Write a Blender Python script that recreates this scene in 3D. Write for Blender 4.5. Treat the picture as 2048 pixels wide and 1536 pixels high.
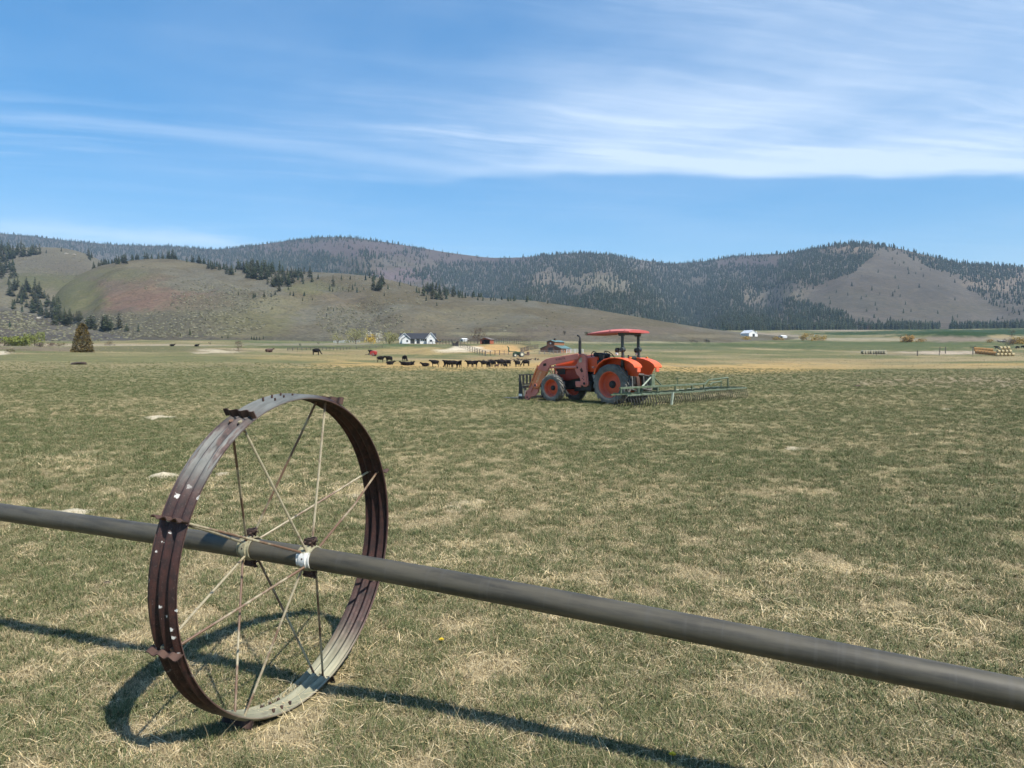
import bpy, bmesh, math, random
import numpy as np
from mathutils import Vector, Matrix
R = math.radians
rng = np.random.default_rng(7)
random.seed(7)
for o in list(bpy.data.objects): bpy.data.objects.remove(o)
scene = bpy.context.scene
COL = scene.collection

# ------------------------------------------------------------------ camera, light, exposure
FPX, HOR, EYE = 1480.0, 716.0, 1.65          # focal length and horizon row of a 2048 x 1536 frame, eye height in metres
cam = bpy.data.objects.new('camera', bpy.data.cameras.new('camera'))
COL.objects.link(cam); scene.camera = cam
cam.data.sensor_width = 36.0; cam.data.lens = 36.0*FPX/2048
cam.data.clip_start = 0.05; cam.data.clip_end = 30000
cam.location = (0, 0, EYE)
cam.rotation_euler = (R(90)-math.atan((768-HOR)/FPX), 0, 0)
SUN_DIR = Vector((0.511, -0.511, 1.0)).normalized()     # towards the sun: high, behind the right shoulder
sun_el = math.asin(SUN_DIR.z); sun_az = math.atan2(SUN_DIR.x, SUN_DIR.y)
sun = bpy.data.objects.new('sun', bpy.data.lights.new('sun', 'SUN'))
COL.objects.link(sun)
sun.data.energy = 4.4; sun.data.angle = R(0.53); sun.data.color = (1.0, 0.95, 0.86)
sun.rotation_euler = SUN_DIR.to_track_quat('Z', 'Y').to_euler()
sun.location = (20, -15, 40)
scene.view_settings.view_transform = 'Standard'
scene.view_settings.look = 'None'
scene.view_settings.exposure = 0.62
scene.view_settings.gamma = 1.0
scene.render.engine = 'CYCLES'
scene.cycles.use_denoising = True
scene.cycles.use_adaptive_sampling = True; scene.cycles.adaptive_threshold = 0.03
scene.cycles.max_bounces = 4
scene.cycles.diffuse_bounces = 2
scene.cycles.glossy_bounces = 2
scene.cycles.transmission_bounces = 2
scene.cycles.volume_bounces = 0
scene.cycles.transparent_max_bounces = 8

# ------------------------------------------------------------------ node helpers
class G:
    """tiny expression builder over a node tree"""
    def __init__(s, nt): s.nt = nt
    def new(s, t, **k):
        n = s.nt.nodes.new(t)
        for a, b in k.items(): setattr(n, a, b)
        return n
    def put(s, sock, v):
        if isinstance(v, bpy.types.NodeSocket): s.nt.links.new(v, sock)
        elif v is not None:
            try: sock.default_value = v
            except Exception: sock.default_value = (*v, 1.0) if len(v) == 3 else v
    def m(s, op, a, b=None, c=None, clamp=False):
        n = s.new('ShaderNodeMath', operation=op, use_clamp=clamp)
        for i, v in enumerate((a, b, c)): s.put(n.inputs[i], v)
        return n.outputs[0]
    def add(s, a, b): return s.m('ADD', a, b)
    def sub(s, a, b): return s.m('SUBTRACT', a, b)
    def mul(s, a, b): return s.m('MULTIPLY', a, b)
    def div(s, a, b): return s.m('DIVIDE', a, b)
    def sat(s, a): return s.m('ADD', a, 0.0, clamp=True)
    def ss(s, x, a, b, lo=0.0, hi=1.0):                 # smoothstep
        n = s.new('ShaderNodeMapRange', interpolation_type='SMOOTHSTEP')
        for i, v in enumerate((x, a, b, lo, hi)): s.put(n.inputs[i], v)
        return n.outputs[0]
    def lin(s, x, a, b, lo=0.0, hi=1.0):
        n = s.new('ShaderNodeMapRange')
        for i, v in enumerate((x, a, b, lo, hi)): s.put(n.inputs[i], v)
        return n.outputs[0]
    def xyz(s, v):
        n = s.new('ShaderNodeSeparateXYZ'); s.put(n.inputs[0], v); return n.outputs
    def vec(s, x=0.0, y=0.0, z=0.0):
        n = s.new('ShaderNodeCombineXYZ')
        for i, v in enumerate((x, y, z)): s.put(n.inputs[i], v)
        return n.outputs[0]
    def noise(s, v, scale=1.0, detail=3.0, rough=0.5, dist=0.0, dim='3D', fac=True):
        n = s.new('ShaderNodeTexNoise', noise_dimensions=dim)
        s.put(n.inputs['Vector'], v); n.inputs['Scale'].default_value = scale
        n.inputs['Detail'].default_value = detail; n.inputs['Roughness'].default_value = rough
        n.inputs['Distortion'].default_value = dist
        return n.outputs[0] if fac else n.outputs[1]
    def vor(s, v, scale=1.0, out=0, feature='F1', rand=1.0):
        n = s.new('ShaderNodeTexVoronoi', feature=feature)
        s.put(n.inputs['Vector'], v); n.inputs['Scale'].default_value = scale
        n.inputs['Randomness'].default_value = rand
        return n.outputs[out]
    def mix(s, f, a, b, mode='MIX'):
        n = s.new('ShaderNodeMix', data_type='RGBA', blend_type=mode)
        s.put(n.inputs[0], f); s.put(n.inputs[6], a); s.put(n.inputs[7], b)
        return n.outputs[2]
    def mapping(s, v, scale=(1,1,1), rot=(0,0,0), loc=(0,0,0)):
        n = s.new('ShaderNodeMapping'); s.put(n.inputs[0], v)
        n.inputs['Scale'].default_value = scale; n.inputs['Rotation'].default_value = rot; n.inputs['Location'].default_value = loc
        return n.outputs[0]
    def hsv(s, col, h=0.5, sa=1.0, v=1.0):
        n = s.new('ShaderNodeHueSaturation'); s.put(n.inputs['Color'], col)
        s.put(n.inputs['Hue'], h); s.put(n.inputs['Saturation'], sa); s.put(n.inputs['Value'], v)
        return n.outputs[0]
    def bump(s, h, strength=0.3, dist=0.01):
        n = s.new('ShaderNodeBump'); s.put(n.inputs['Height'], h)
        n.inputs['Strength'].default_value = strength; n.inputs['Distance'].default_value = dist
        return n.outputs[0]

def mat(name, fn=None, color=(0.5,0.5,0.5), rough=0.7, metal=0.0, spec=0.5, two=None):
    """fn(g, bsdf, coord) -> sets inputs; plain colour with slight mottling otherwise"""
    m = bpy.data.materials.new(name); m.use_nodes = True
    nt = m.node_tree; g = G(nt)
    b = nt.nodes['Principled BSDF']
    b.inputs['Roughness'].default_value = rough; b.inputs['Metallic'].default_value = metal
    b.inputs['Specular IOR Level'].default_value = spec
    tc = g.new('ShaderNodeTexCoord')
    if fn: fn(g, b, tc)
    else:
        n = g.noise(tc.outputs['Object'], 6.0, 4, 0.6)
        c2 = two or tuple(c*0.72 for c in color)
        g.put(b.inputs['Base Color'], g.mix(g.ss(n, 0.35, 0.7), color, c2))
    return m

# ------------------------------------------------------------------ world: daylight sky with thin cirrus
world = bpy.data.worlds.new('World'); scene.world = world; world.use_nodes = True
g = G(world.node_tree); bg = world.node_tree.nodes['Background']
sky = g.new('ShaderNodeTexSky', sky_type='NISHITA')
sky.sun_disc = False; sky.sun_elevation = sun_el; sky.sun_rotation = sun_az
sky.altitude = 700; sky.air_density = 1.0; sky.dust_density = 0.25; sky.ozone_density = 2.2
tc = g.new('ShaderNodeTexCoord'); dx, dy, dz = g.xyz(tc.outputs['Generated'])
dzc = g.m('MAXIMUM', dz, 0.03)
cx = g.div(dx, dzc); cy = g.div(dy, dzc)                 # the point of the cirrus sheet that this direction meets
P = g.vec(cx, cy, 0.0)
warp = g.noise(g.mapping(P, (0.5,0.5,1)), 1.0, 4, 0.55, fac=False)
wx, wy, _ = g.xyz(warp)
wx = g.sub(wx, 0.5); wy = g.sub(wy, 0.5)
sx = g.add(cx, g.mul(wx, 1.2)); sy = g.add(cy, g.mul(wy, 0.5))
sy = g.sub(sy, g.mul(cx, 0.30))                          # streaks run slightly across
fib = g.noise(g.vec(g.mul(sx, 0.55), g.mul(sy, 3.6), 0.0), 1.0, 7, 0.62)
edge_ = g.add(cy, g.mul(wy, 0.8))
fib2 = g.noise(g.vec(g.mul(sx, 0.18), g.mul(sy, 0.95), 3.7), 1.0, 4, 0.5)
soft = g.noise(g.vec(g.mul(cx, 0.55), g.mul(cy, 0.6), 9.1), 1.0, 5, 0.6)
streak = g.mul(g.mul(g.ss(fib, 0.44, 0.76), g.ss(fib2, 0.32, 0.64)), g.add(0.18, g.mul(g.ss(edge_, 4.25, 3.7), 0.82)))
wl = g.sub(g.noise(g.vec(g.mul(cx, 0.5), g.mul(cy, 0.3), 5.0), 1.0, 3, 0.6), 0.5)
edge = g.add(cy, g.add(g.add(g.mul(wy, 0.60), g.mul(wl, 0.7)), g.mul(g.m('SINE', g.mul(cx, 1.3)), 0.03)))
sheet = g.mul(g.ss(edge, 4.28, 3.93), g.ss(edge, 1.2, 3.7))            # a veil with a crisp far edge
sheet = g.mul(sheet, g.ss(g.add(cx, g.mul(wx, 1.0)), -1.7, 0.9))
sheet = g.mul(sheet, g.mul(g.add(0.45, g.mul(g.ss(soft, 0.3, 0.7), 0.6)), g.add(0.72, g.mul(g.ss(fib, 0.35, 0.68), 0.36))))
lip = g.mul(g.mul(g.ss(edge, 4.22, 4.06), g.ss(edge, 3.35, 4.0)), g.ss(g.add(cx, g.mul(wx,1.4)), -1.2, 1.2))
bandd = g.m('ABSOLUTE', g.sub(g.add(cy, g.mul(wy, 0.3)), g.add(4.08, g.mul(cx, 0.50))))
band = g.mul(g.ss(bandd, 0.20, 0.0), g.mul(g.ss(cx, -2.6, -1.4), g.ss(cx, 0.6, -0.4)))
low = g.mul(g.mul(g.ss(cy, 4.9, 6.2), g.ss(cx, -0.9, -2.6)), g.ss(soft, 0.38, 0.66))
c = g.add(g.mul(streak, 0.34), g.add(g.mul(sheet, 0.62), g.add(g.mul(lip, 0.22), g.add(g.mul(band, 0.13), g.mul(low, 0.35)))))
veil = g.mul(g.mul(g.ss(cx, -0.6, 1.0), g.ss(cy, 4.1, 2.6)), g.ss(fib2, 0.25, 0.62))
c = g.add(c, g.add(g.mul(g.ss(soft, 0.35, 0.8), 0.10), g.mul(veil, 0.16)))
c = g.mul(g.m('MINIMUM', g.mul(c, 0.90), 0.68), g.ss(dz, 0.03, 0.14))
gm = g.new('ShaderNodeGamma'); g.put(gm.inputs[0], sky.outputs[0]); gm.inputs[1].default_value = 0.72
skyc = g.hsv(gm.outputs[0], 0.5, 1.64, 1.76)
colr = g.mix(c, skyc, (6.9, 7.7, 8.7))
g.put(bg.inputs[0], colr); bg.inputs[1].default_value = 0.10
world.cycles.sampling_method = 'MANUAL'; world.cycles.sample_map_resolution = 256

# ------------------------------------------------------------------ mesh helpers
def tag(o, label=None, cat=None, group=None, kind=None):
    if label: o['label'] = label
    if cat: o['category'] = cat
    if group: o['group'] = group
    if kind: o['kind'] = kind
    return o
def empty(name, loc=(0,0,0), rz=0.0, **k):
    o = bpy.data.objects.new(name, None); COL.objects.link(o)
    o.empty_display_size = 0.2; o.location = loc; o.rotation_euler = (0, 0, rz)
    return tag(o, **k)
def link(name, me, m=None, parent=None, **k):
    o = bpy.data.objects.new(name, me); COL.objects.link(o)
    if m is not None and not me.materials: me.materials.append(m)
    if parent is not None: o.parent = parent
    return tag(o, **k)
def copy_tree(o, parent=None):
    c = o.copy(); COL.objects.link(c); c.parent = parent
    for ch in list(o.children): copy_tree(ch, c)
    return c
def np_mesh(name, v, f, smooth=False):
    """v (n,3), f (m,3|4) arrays -> mesh"""
    v = np.ascontiguousarray(v, dtype=np.float32); f = np.ascontiguousarray(f, dtype=np.int32)
    me = bpy.data.meshes.new(name); k = f.shape[1]
    me.vertices.add(len(v)); me.vertices.foreach_set('co', v.ravel())
    me.loops.add(f.size); me.loops.foreach_set('vertex_index', f.ravel())
    me.polygons.add(len(f)); me.polygons.foreach_set('loop_start', np.arange(0, f.size, k, dtype=np.int32))
    me.polygons.foreach_set('loop_total', np.full(len(f), k, dtype=np.int32))
    if smooth: me.polygons.foreach_set('use_smooth', np.ones(len(f), dtype=bool))
    me.update(calc_edges=True); me.validate()
    return me
def vcol(me, name, c):
    a = me.attributes.new(name, 'FLOAT_COLOR', 'POINT')
    c4 = np.ones((len(c), 4), dtype=np.float32); c4[:, :3] = c
    a.data.foreach_set('color', c4.ravel())

class MB:
    """collects boxes, prisms, tubes and lathes into one mesh"""
    def __init__(s): s.v = []; s.f = []
    def _add(s, vs, fs, mtx=None):
        o = len(s.v)
        s.v += [tuple(mtx @ Vector(p)) if mtx else tuple(p) for p in vs]
        s.f += [tuple(i+o for i in q) for q in fs]; return s
    def box(s, c, d, rot=(0,0,0), mtx=None, taper=1.0):
        x, y, z = (k/2 for k in d)
        vs = [(-x,-y,-z),(x,-y,-z),(x,y,-z),(-x,y,-z),(-x*taper,-y*taper,z),(x*taper,-y*taper,z),(x*taper,y*taper,z),(-x*taper,y*taper,z)]
        m = Matrix.Translation(c) @ (Matrix.Rotation(rot[2],4,'Z') @ Matrix.Rotation(rot[1],4,'Y') @ Matrix.Rotation(rot[0],4,'X'))
        if mtx: m = mtx @ m
        return s._add(vs, [(0,3,2,1),(4,5,6,7),(0,1,5,4),(1,2,6,5),(2,3,7,6),(3,0,4,7)], m)
    def prism(s, pts, y0, y1, axis='y', mtx=None):
        """outline in the other two axes (x,z for 'y'; y,z for 'x'; x,y for 'z'), extruded from y0 to y1"""
        n = len(pts)
        def P(p, t): return {'y': (p[0], t, p[1]), 'x': (t, p[0], p[1]), 'z': (p[0], p[1], t)}[axis]
        vs = [P(p, y0) for p in pts] + [P(p, y1) for p in pts]
        fs = [tuple(range(n)), tuple(range(2*n-1, n-1, -1))]
        fs += [(i, i+n, (i+1) % n + n, (i+1) % n) for i in range(n)]
        return s._add(vs, fs, mtx)
    def tube(s, pts, r, seg=8, cap=True, mtx=None):
        pts = [Vector(p) for p in pts]; n = len(pts)
        rr = r if isinstance(r, (list, tuple)) else [r]*n
        vs = []; fs = []
        up = None
        for i, p in enumerate(pts):
            d = (pts[min(i+1, n-1)] - pts[max(i-1, 0)]).normalized()
            if up is None:
                up = d.orthogonal().normalized()
            a = (up - d*up.dot(d))
            a = a.normalized() if a.length > 1e-6 else d.orthogonal().normalized()
            up = a; b = d.cross(a)
            for k in range(seg):
                t = 2*math.pi*(k+0.5)/seg
                vs.append(p + (a*math.cos(t) + b*math.sin(t))*rr[i])
        for i in range(n-1):
            for k in range(seg):
                q = (k+1) % seg
                fs.append((i*seg+k, i*seg+q, (i+1)*seg+q, (i+1)*seg+k))
        if cap: fs += [tuple(range(seg-1, -1, -1)), tuple(range((n-1)*seg, n*seg))]
        return s._add(vs, fs, mtx)
    def lathe(s, prof, seg=24, axis='y', c=(0,0,0), closed=False, a0=0.0, a1=2*math.pi, mtx=None):
        """prof: (axial, radius) pairs revolved about the axis through c"""
        full = abs(a1-a0) > 6.28; n = len(prof); k = seg if full else seg+1
        vs = []; fs = []
        for i in range(k):
            t = a0 + (a1-a0)*i/seg
            for (w, r) in prof:
                x, z = r*math.cos(t), r*math.sin(t)
                vs.append({'y': (c[0]+x, c[1]+w, c[2]+z), 'x': (c[0]+w, c[1]+x, c[2]+z), 'z': (c[0]+x, c[1]+z, c[2]+w)}[axis])
        for i in range(seg):
            j = (i+1) % k
            for q in range(n if closed else n-1):
                p = (q+1) % n
                fs.append((i*n+q, i*n+p, j*n+p, j*n+q))
        return s._add(vs, fs, mtx)
    def mesh(s, name, bevel=0.0, smooth=True, recalc=True):
        me = bpy.data.meshes.new(name); me.from_pydata(s.v, [], s.f)
        bm = bmesh.new(); bm.from_mesh(me)
        if recalc: bmesh.ops.recalc_face_normals(bm, faces=bm.faces)
        if bevel > 0:
            es = [e for e in bm.edges if len(e.link_faces) == 2 and e.calc_face_angle(0) > 0.6]
            bmesh.ops.bevel(bm, geom=es, offset=bevel, segments=1, affect='EDGES', clamp_overlap=True)
        bm.to_mesh(me); bm.free()
        if smooth:
            me.polygons.foreach_set('use_smooth', np.ones(len(me.polygons), dtype=bool))
            if hasattr(me, 'set_sharp_from_angle'): me.set_sharp_from_angle(angle=R(35))
        me.update(); return me
    def build(s, name, m, parent=None, bevel=0.0, smooth=True, **k):
        return link(name, s.mesh(name, bevel, smooth), m, parent, **k)

# value noise on numpy arrays
_perm = rng.random((257, 257)).astype(np.float32)
def vn(x, y):
    xi = np.floor(x).astype(np.int64); yi = np.floor(y).astype(np.int64)
    fx = (x-xi); fy = (y-yi); fx = fx*fx*(3-2*fx); fy = fy*fy*(3-2*fy)
    a = _perm[xi % 256, yi % 256]; b = _perm[(xi+1) % 256, yi % 256]; c_ = _perm[xi % 256, (yi+1) % 256]; d = _perm[(xi+1) % 256, (yi+1) % 256]
    return (a*(1-fx)+b*fx)*(1-fy) + (c_*(1-fx)+d*fx)*fy
def fbm(x, y, o=4, gain=0.5):
    s = 0; a = 1; t = 0
    for i in range(o):
        s = s + a*vn(x*2**i+17.3*i, y*2**i+9.1*i); t += a; a *= gain
    return s/t
def sstep(x, a, b):
    t = np.clip((x-a)/(b-a), 0, 1); return t*t*(3-2*t)
def lerp(a, b, t): return a + (b-a)*t
# ------------------------------------------------------------------ terrain
def row_z(row, Y): return EYE - (row-HOR)/FPX*Y
_gc = np.array([-700, 0, 400, 800, 1050, 1350, 1700, 2048, 2800], float)
_gt = [  # (distance, height seen at that row of the photograph)
 [(60,0),(150,2.9),(260,6.2),(340,9.5),(450,13),(700,20),(1000,34),(1400,50)],
 [(60,0),(95,.5),(150,2.75),(165,2.7),(260,5.9),(340,9.2),(450,13),(700,20),(1000,34),(1400,50)],
 [(60,0),(95,.5),(150,2.66),(165,2.6),(280,6.6),(380,10.9),(500,14),(700,20),(1000,34),(1400,50)],
 [(60,0),(110,.46),(135,.83),(200,2.2),(270,4.6),(340,8.1),(420,11.3),(700,20),(1000,34),(1400,50)],
 [(60,0),(100,.16),(130,0),(170,.96),(215,1.94),(230,2.7),(300,7.3),(360,9.7),(700,20),(1000,34),(1400,50)],
 [(60,0),(95,.1),(150,.74),(220,2.2),(300,4.9),(400,8.7),(550,15),(700,22.5),(850,29.8),(1100,42),(1400,52)],
 [(50,-.1),(70,-.05),(90,-.1),(130,0),(220,1.8),(290,3.8),(400,8.1),(520,13.6),(680,20.9),(800,27.6),(1000,39.5),(1400,54)],
 [(50,-.1),(70,0),(90,-.05),(130,.2),(220,2.0),(290,3.9),(400,8.1),(520,13.9),(680,21.5),(800,29),(1050,43.5),(1400,56)],
 [(50,-.1),(70,0),(90,0),(130,.3),(220,2.2),(290,4.2),(400,8.4),(520,14),(680,22),(800,29),(1050,44),(1400,56)]]
_gy = np.arange(0, 1500, 2.0)
_gz = []
for t in _gt:
    a = np.array([(0, 0), (30, 0)] + t + [(1500, t[-1][1]+4)])
    z = np.interp(_gy, a[:, 0], a[:, 1])
    zs = z.copy()
    for _ in range(2):
        k = np.ones(9)/9; zp = np.pad(zs, 4, mode='edge'); zs = np.convolve(zp, k, 'valid')
    _gz.append(zs)
_gz = np.array(_gz)
def px_of(x, y): return np.clip(1024 + FPX*x/np.maximum(y, 8.0), -700, 2800)
def W(px, Y): return ((px-1024)/FPX*Y, Y)
BUMPS = [(572, 3.53, .45, .35, -.030), (925, 235, 14, 30, 2.2), (1905, 520, 42, 60, 6.5), (430, 172, 8, 12, 0.9), (60, 175, 14, 14, 0.7), (700, 300, 40, 25, 0.7), (1330, 420, 60, 30, 1.2)]
def ground_z(x, y):
    x = np.asarray(x, float); y = np.asarray(y, float)
    px = px_of(x, y); yy = np.clip(y, 0, 1498)
    ci = np.clip(np.searchsorted(_gc, px)-1, 0, len(_gc)-2)
    tx = (px-_gc[ci])/(_gc[ci+1]-_gc[ci]); tx = tx*tx*(3-2*tx)
    yi = yy/2.0; i0 = np.clip(yi.astype(int), 0, len(_gy)-2); ty = yi-i0
    a = _gz[ci, i0]*(1-ty)+_gz[ci, i0+1]*ty; b = _gz[ci+1, i0]*(1-ty)+_gz[ci+1, i0+1]*ty
    z = a*(1-tx)+b*tx
    d = np.hypot(x, y)
    z = z + (fbm(x*0.9, y*0.9, 3)-0.5)*0.05*sstep(d, 1.5, 5) * (1-sstep(d, 120, 200))
    z = z + (fbm(x*0.03, y*0.03, 3)-0.5)*(0.10+0.9*sstep(d, 120, 350))*sstep(d, 35, 110)
    z = z - 0.035*np.clip(-x-1.3, 0, 3)*(1-sstep(d, 6, 14))
    for (bp, bY, rx, ry, h) in BUMPS:
        bx, by = W(bp, bY)
        z = z + h*np.exp(-((x-bx)/rx)**2-((y-by)/ry)**2)
    return z
def rows_of(x, y, z): return HOR - (z-EYE)/np.maximum(y, 1.0)*FPX

def paint(col, px, row, x, y, spots):
    """blend albedo patches into col; patches are soft ellipses of the place as it lies"""
    n1 = fbm(x*0.012+3, y*0.012, 4)-0.5; n2 = fbm(x*0.05+8, y*0.05+4, 3)-0.5; n3 = fbm(x*0.30+1, y*0.14+2, 4)-0.5
    for (cx_, cy_, rx, ry, c_, s_) in spots:
        e = np.hypot((px-cx_)/rx, (row-cy_)/ry) + n1*0.9 + n2*0.6 + n3*1.1
        w = s_*(1-sstep(e, 0.55, 1.15))
        col[:] = col*(1-w[:, None]) + np.array(c_)[None]*w[:, None]
    return col
GREEN = (.130, .132, .056); OLIVE = (.150, .140, .068); TAN = (.33, .260, .138); STRAW = (.43, .29, .115); PALE = (.58, .50, .36)
DGREEN = (.024, .052, .014); SAND = (.48, .30, .12); DIRT = (.47, .38, .28); SAGE = (.155, .145, .11); GREY = (.14, .125, .108)

# ground: one polar sheet from the camera's feet to beyond the horizon
az = np.concatenate([np.linspace(-46, 46, 640), np.linspace(46, 314, 50)[1:-1]])*math.pi/180
rad = np.concatenate([np.geomspace(0.5, 30, 130), np.geomspace(30, 1400, 250)[1:], np.geomspace(1400, 14000, 16)[1:]])
AZ, RD = np.meshgrid(az, rad, indexing='ij')
X = (np.sin(AZ)*RD).ravel(); Y = (np.cos(AZ)*RD).ravel()
Z = ground_z(X, Y)
na, nr = len(az), len(rad)
idx = np.arange(na*nr).reshape(na, nr); nxt = np.roll(idx, -1, axis=0)
quads = np.stack([idx[:, :-1], idx[:, 1:], nxt[:, 1:], nxt[:, :-1]], -1).reshape(-1, 4)
px = px_of(X, Y); row = rows_of(X, np.maximum(Y, 1), Z); front = Y > 5
row = np.where(front, row, 1536); D = np.hypot(X, Y)
patch = fbm(X*0.22, Y*0.22, 4); patch2 = fbm(X*0.035+5, Y*0.05+2, 4); fine = fbm(X*1.3, Y*1.3, 3)
drift = fbm(X*0.10+31, Y*0.28+7, 4)
tanw = sstep(patch*0.55+drift*0.55+fine*0.12 + 0.10*sstep(D, 16, 6) - 0.07*sstep(D, 12, 30), 0.46, 0.84)
col = lerp(np.array(GREEN)[None], np.array(TAN)[None], (0.12+0.50*tanw)[:, None])
col = col*(0.8+0.4*fine)[:, None]
far = sstep(D, 85, 130)[:, None]
fcol = lerp(np.array(GREEN)[None]*1.05, np.array(TAN)[None]*0.9, sstep(patch2, 0.40, 0.72)[:, None])
col = col*(1-far)+fcol*far
col = paint(col, px, row, X, Y, [
 (1000, 820, 900, 34, (.125, .130, .055), .55), (300, 780, 420, 40, (.125, .135, .056), .5),
 (200, 720, 500, 10, (.175, .165, .075), .5), (640, 716, 200, 7, (.30, .23, .10), .7),
 (950, 731, 330, 11, STRAW, .95), (1240, 733, 190, 11, STRAW, .9), (1500, 736, 240, 11, STRAW, .85), (1800, 733, 300, 5, (.34, .25, .115), .75), (2000, 729, 160, 3, STRAW, .6),
 (1560, 722, 260, 4, (.28, .21, .10), .7), (1850, 745, 280, 7, (.15, .14, .065), .7), (1980, 765, 300, 11, (.32, .25, .165), .8), (1500, 757, 240, 8, (.15, .14, .068), .5),
 (840, 702, 120, 7, (.36, .26, .11), .8), (700, 705, 160, 5, (.28, .21, .10), .7), (985, 697.5, 78, 8.5, SAND, 1.0), (930, 696, 34, 5, PALE, .95), (910, 701, 36, 3.5, PALE, .85), (950, 701, 30, 3, (.5, .42, .29), .8), (890, 704, 24, 2, (.45, .37, .24), .7), (1010, 717, 110, 4, (.30, .21, .10), .85), (1060, 711, 60, 4, (.27, .19, .09), .9), (1160, 708, 110, 4, (.26, .19, .10), .7),
 (150, 690.5, 330, 2.2, (.34, .28, .19), .8), (110, 698, 160, 5, (.17, .135, .09), .9), (300, 698, 130, 6, (.125, .12, .055), .8), (440, 702, 58, 6, (.22, .175, .11), .7), (422, 700, 24, 2.2, (.46, .39, .27), .8), (452, 704, 30, 1.8, (.48, .41, .28), .75), (404, 706, 18, 1.6, (.45, .38, .26), .7), (474, 698, 14, 1.4, (.42, .35, .24), .7), (560, 702, 60, 5, (.24, .20, .11), .7), (8, 704, 22, 2.5, PALE, .8), (-12, 708, 24, 2, PALE, .8),
 (620, 689, 160, 3, (.25, .22, .16), .7), (640, 694, 130, 3, DGREEN, .5), (600, 683, 120, 4, (.06, .10, .035), .6), (800, 690, 60, 2.5, (.05, .09, .03), .7),
 (1330, 695, 260, 9, (.105, .118, .056), .8), (1300, 684, 240, 3, (.26, .23, .14), .7), (1340, 690, 220, 3, (.055, .080, .028), .7), (1300, 677, 160, 4, (.09, .11, .05), .7), (1300, 700, 160, 2, (.24, .2, .12), .6),
 (1750, 690, 330, 14, (.072, .095, .034), .85), (1500, 671, 130, 7, (.27, .22, .16), .9), (1590, 677, 110, 3, (.09, .115, .045), .6), (1700, 678, 170, 2.5, (.34, .29, .2), .7), (1770, 681, 110, 2, (.36, .29, .18), .6), (2000, 679, 160, 4, (.26, .215, .15), .8), (1905, 676, 60, 9, (.20, .16, .115), .85), (1980, 693, 140, 5, (.085, .105, .04), .7),
 (1700, 667, 110, 4, DGREEN, .9), (1930, 664, 300, 8.5, DGREEN, 1.0), (1690, 661, 90, 2.2, (.3, .25, .19), .7),
 (1740, 704, 60, 2, (.30, .25, .16), .7), (1895, 706, 115, 4.5, DIRT, .95), (1800, 709, 110, 3, (.2, .18, .12), .6)])
ground_me = np_mesh('ground', np.c_[X, Y, Z], quads[:, ::-1], smooth=True)
vcol(ground_me, 'albedo', np.clip(col, .01, .9))
def f_ground(g, b, tc):
    geo = g.new('ShaderNodeNewGeometry'); p = geo.outputs['Position']
    at = g.new('ShaderNodeAttribute', attribute_name='albedo').outputs['Color']
    dist = g.m('POWER', g.add(g.m('POWER', g.xyz(p)[0], 2.0), g.m('POWER', g.xyz(p)[1], 2.0)), 0.5)
    n1 = g.noise(p, 34.0, 4, 0.65); n2 = g.noise(g.mapping(p, (1.6, 3.2, 1)), 1.0, 5, 0.62); n3 = g.noise(g.mapping(p, (0.16, 0.42, 1)), 1.0, 5, 0.6)
    near = g.ss(dist, 14.0, 5.0)
    c1 = g.mix(g.mul(g.ss(n1, 0.38, 0.66), g.add(0.20, g.mul(near, 0.5))), at, (.045, .036, .022))
    c1 = g.mix(g.mul(g.ss(n1, 0.52, 0.72), g.mul(near, 0.35)), c1, (.30, .235, .14))
    mid = g.ss(dist, 120.0, 55.0)
    c2 = g.mix(g.mul(g.mul(g.ss(n2, 0.46, 0.70), mid), 0.34), c1, (.37, .29, .16))
    c2 = g.mix(g.mul(g.mul(g.ss(n2, 0.46, 0.30), mid), 0.30), c2, (.07, .09, .035))
    n4 = g.noise(g.mapping(p, (0.5, 0.9, 1)), 1.0, 5, 0.7)
    fv = g.add(0.66, g.add(g.mul(g.ss(n3, 0.30, 0.72), 0.34), g.mul(g.ss(n4, 0.30, 0.70), 0.26)))
    c3 = g.hsv(c2, 0.5, 1.0, g.add(g.mul(fv, g.ss(dist, 40.0, 110.0)), g.sub(1.0, g.ss(dist, 40.0, 110.0))))
    c3 = g.mix(g.mul(g.mul(g.ss(n3, 0.56, 0.74), g.ss(dist, 30.0, 90.0)), 0.16), c3, (.40, .31, .17))
    g.put(b.inputs['Base Color'], c3)
    g.put(b.inputs['Normal'], g.bump(g.add(n1, g.mul(n2, 1.5)), 0.6, 0.03))
M_GROUND = mat('pasture_ground', f_ground, rough=0.95, spec=0.1)
link('ground', ground_me, M_GROUND, kind='structure')

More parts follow.
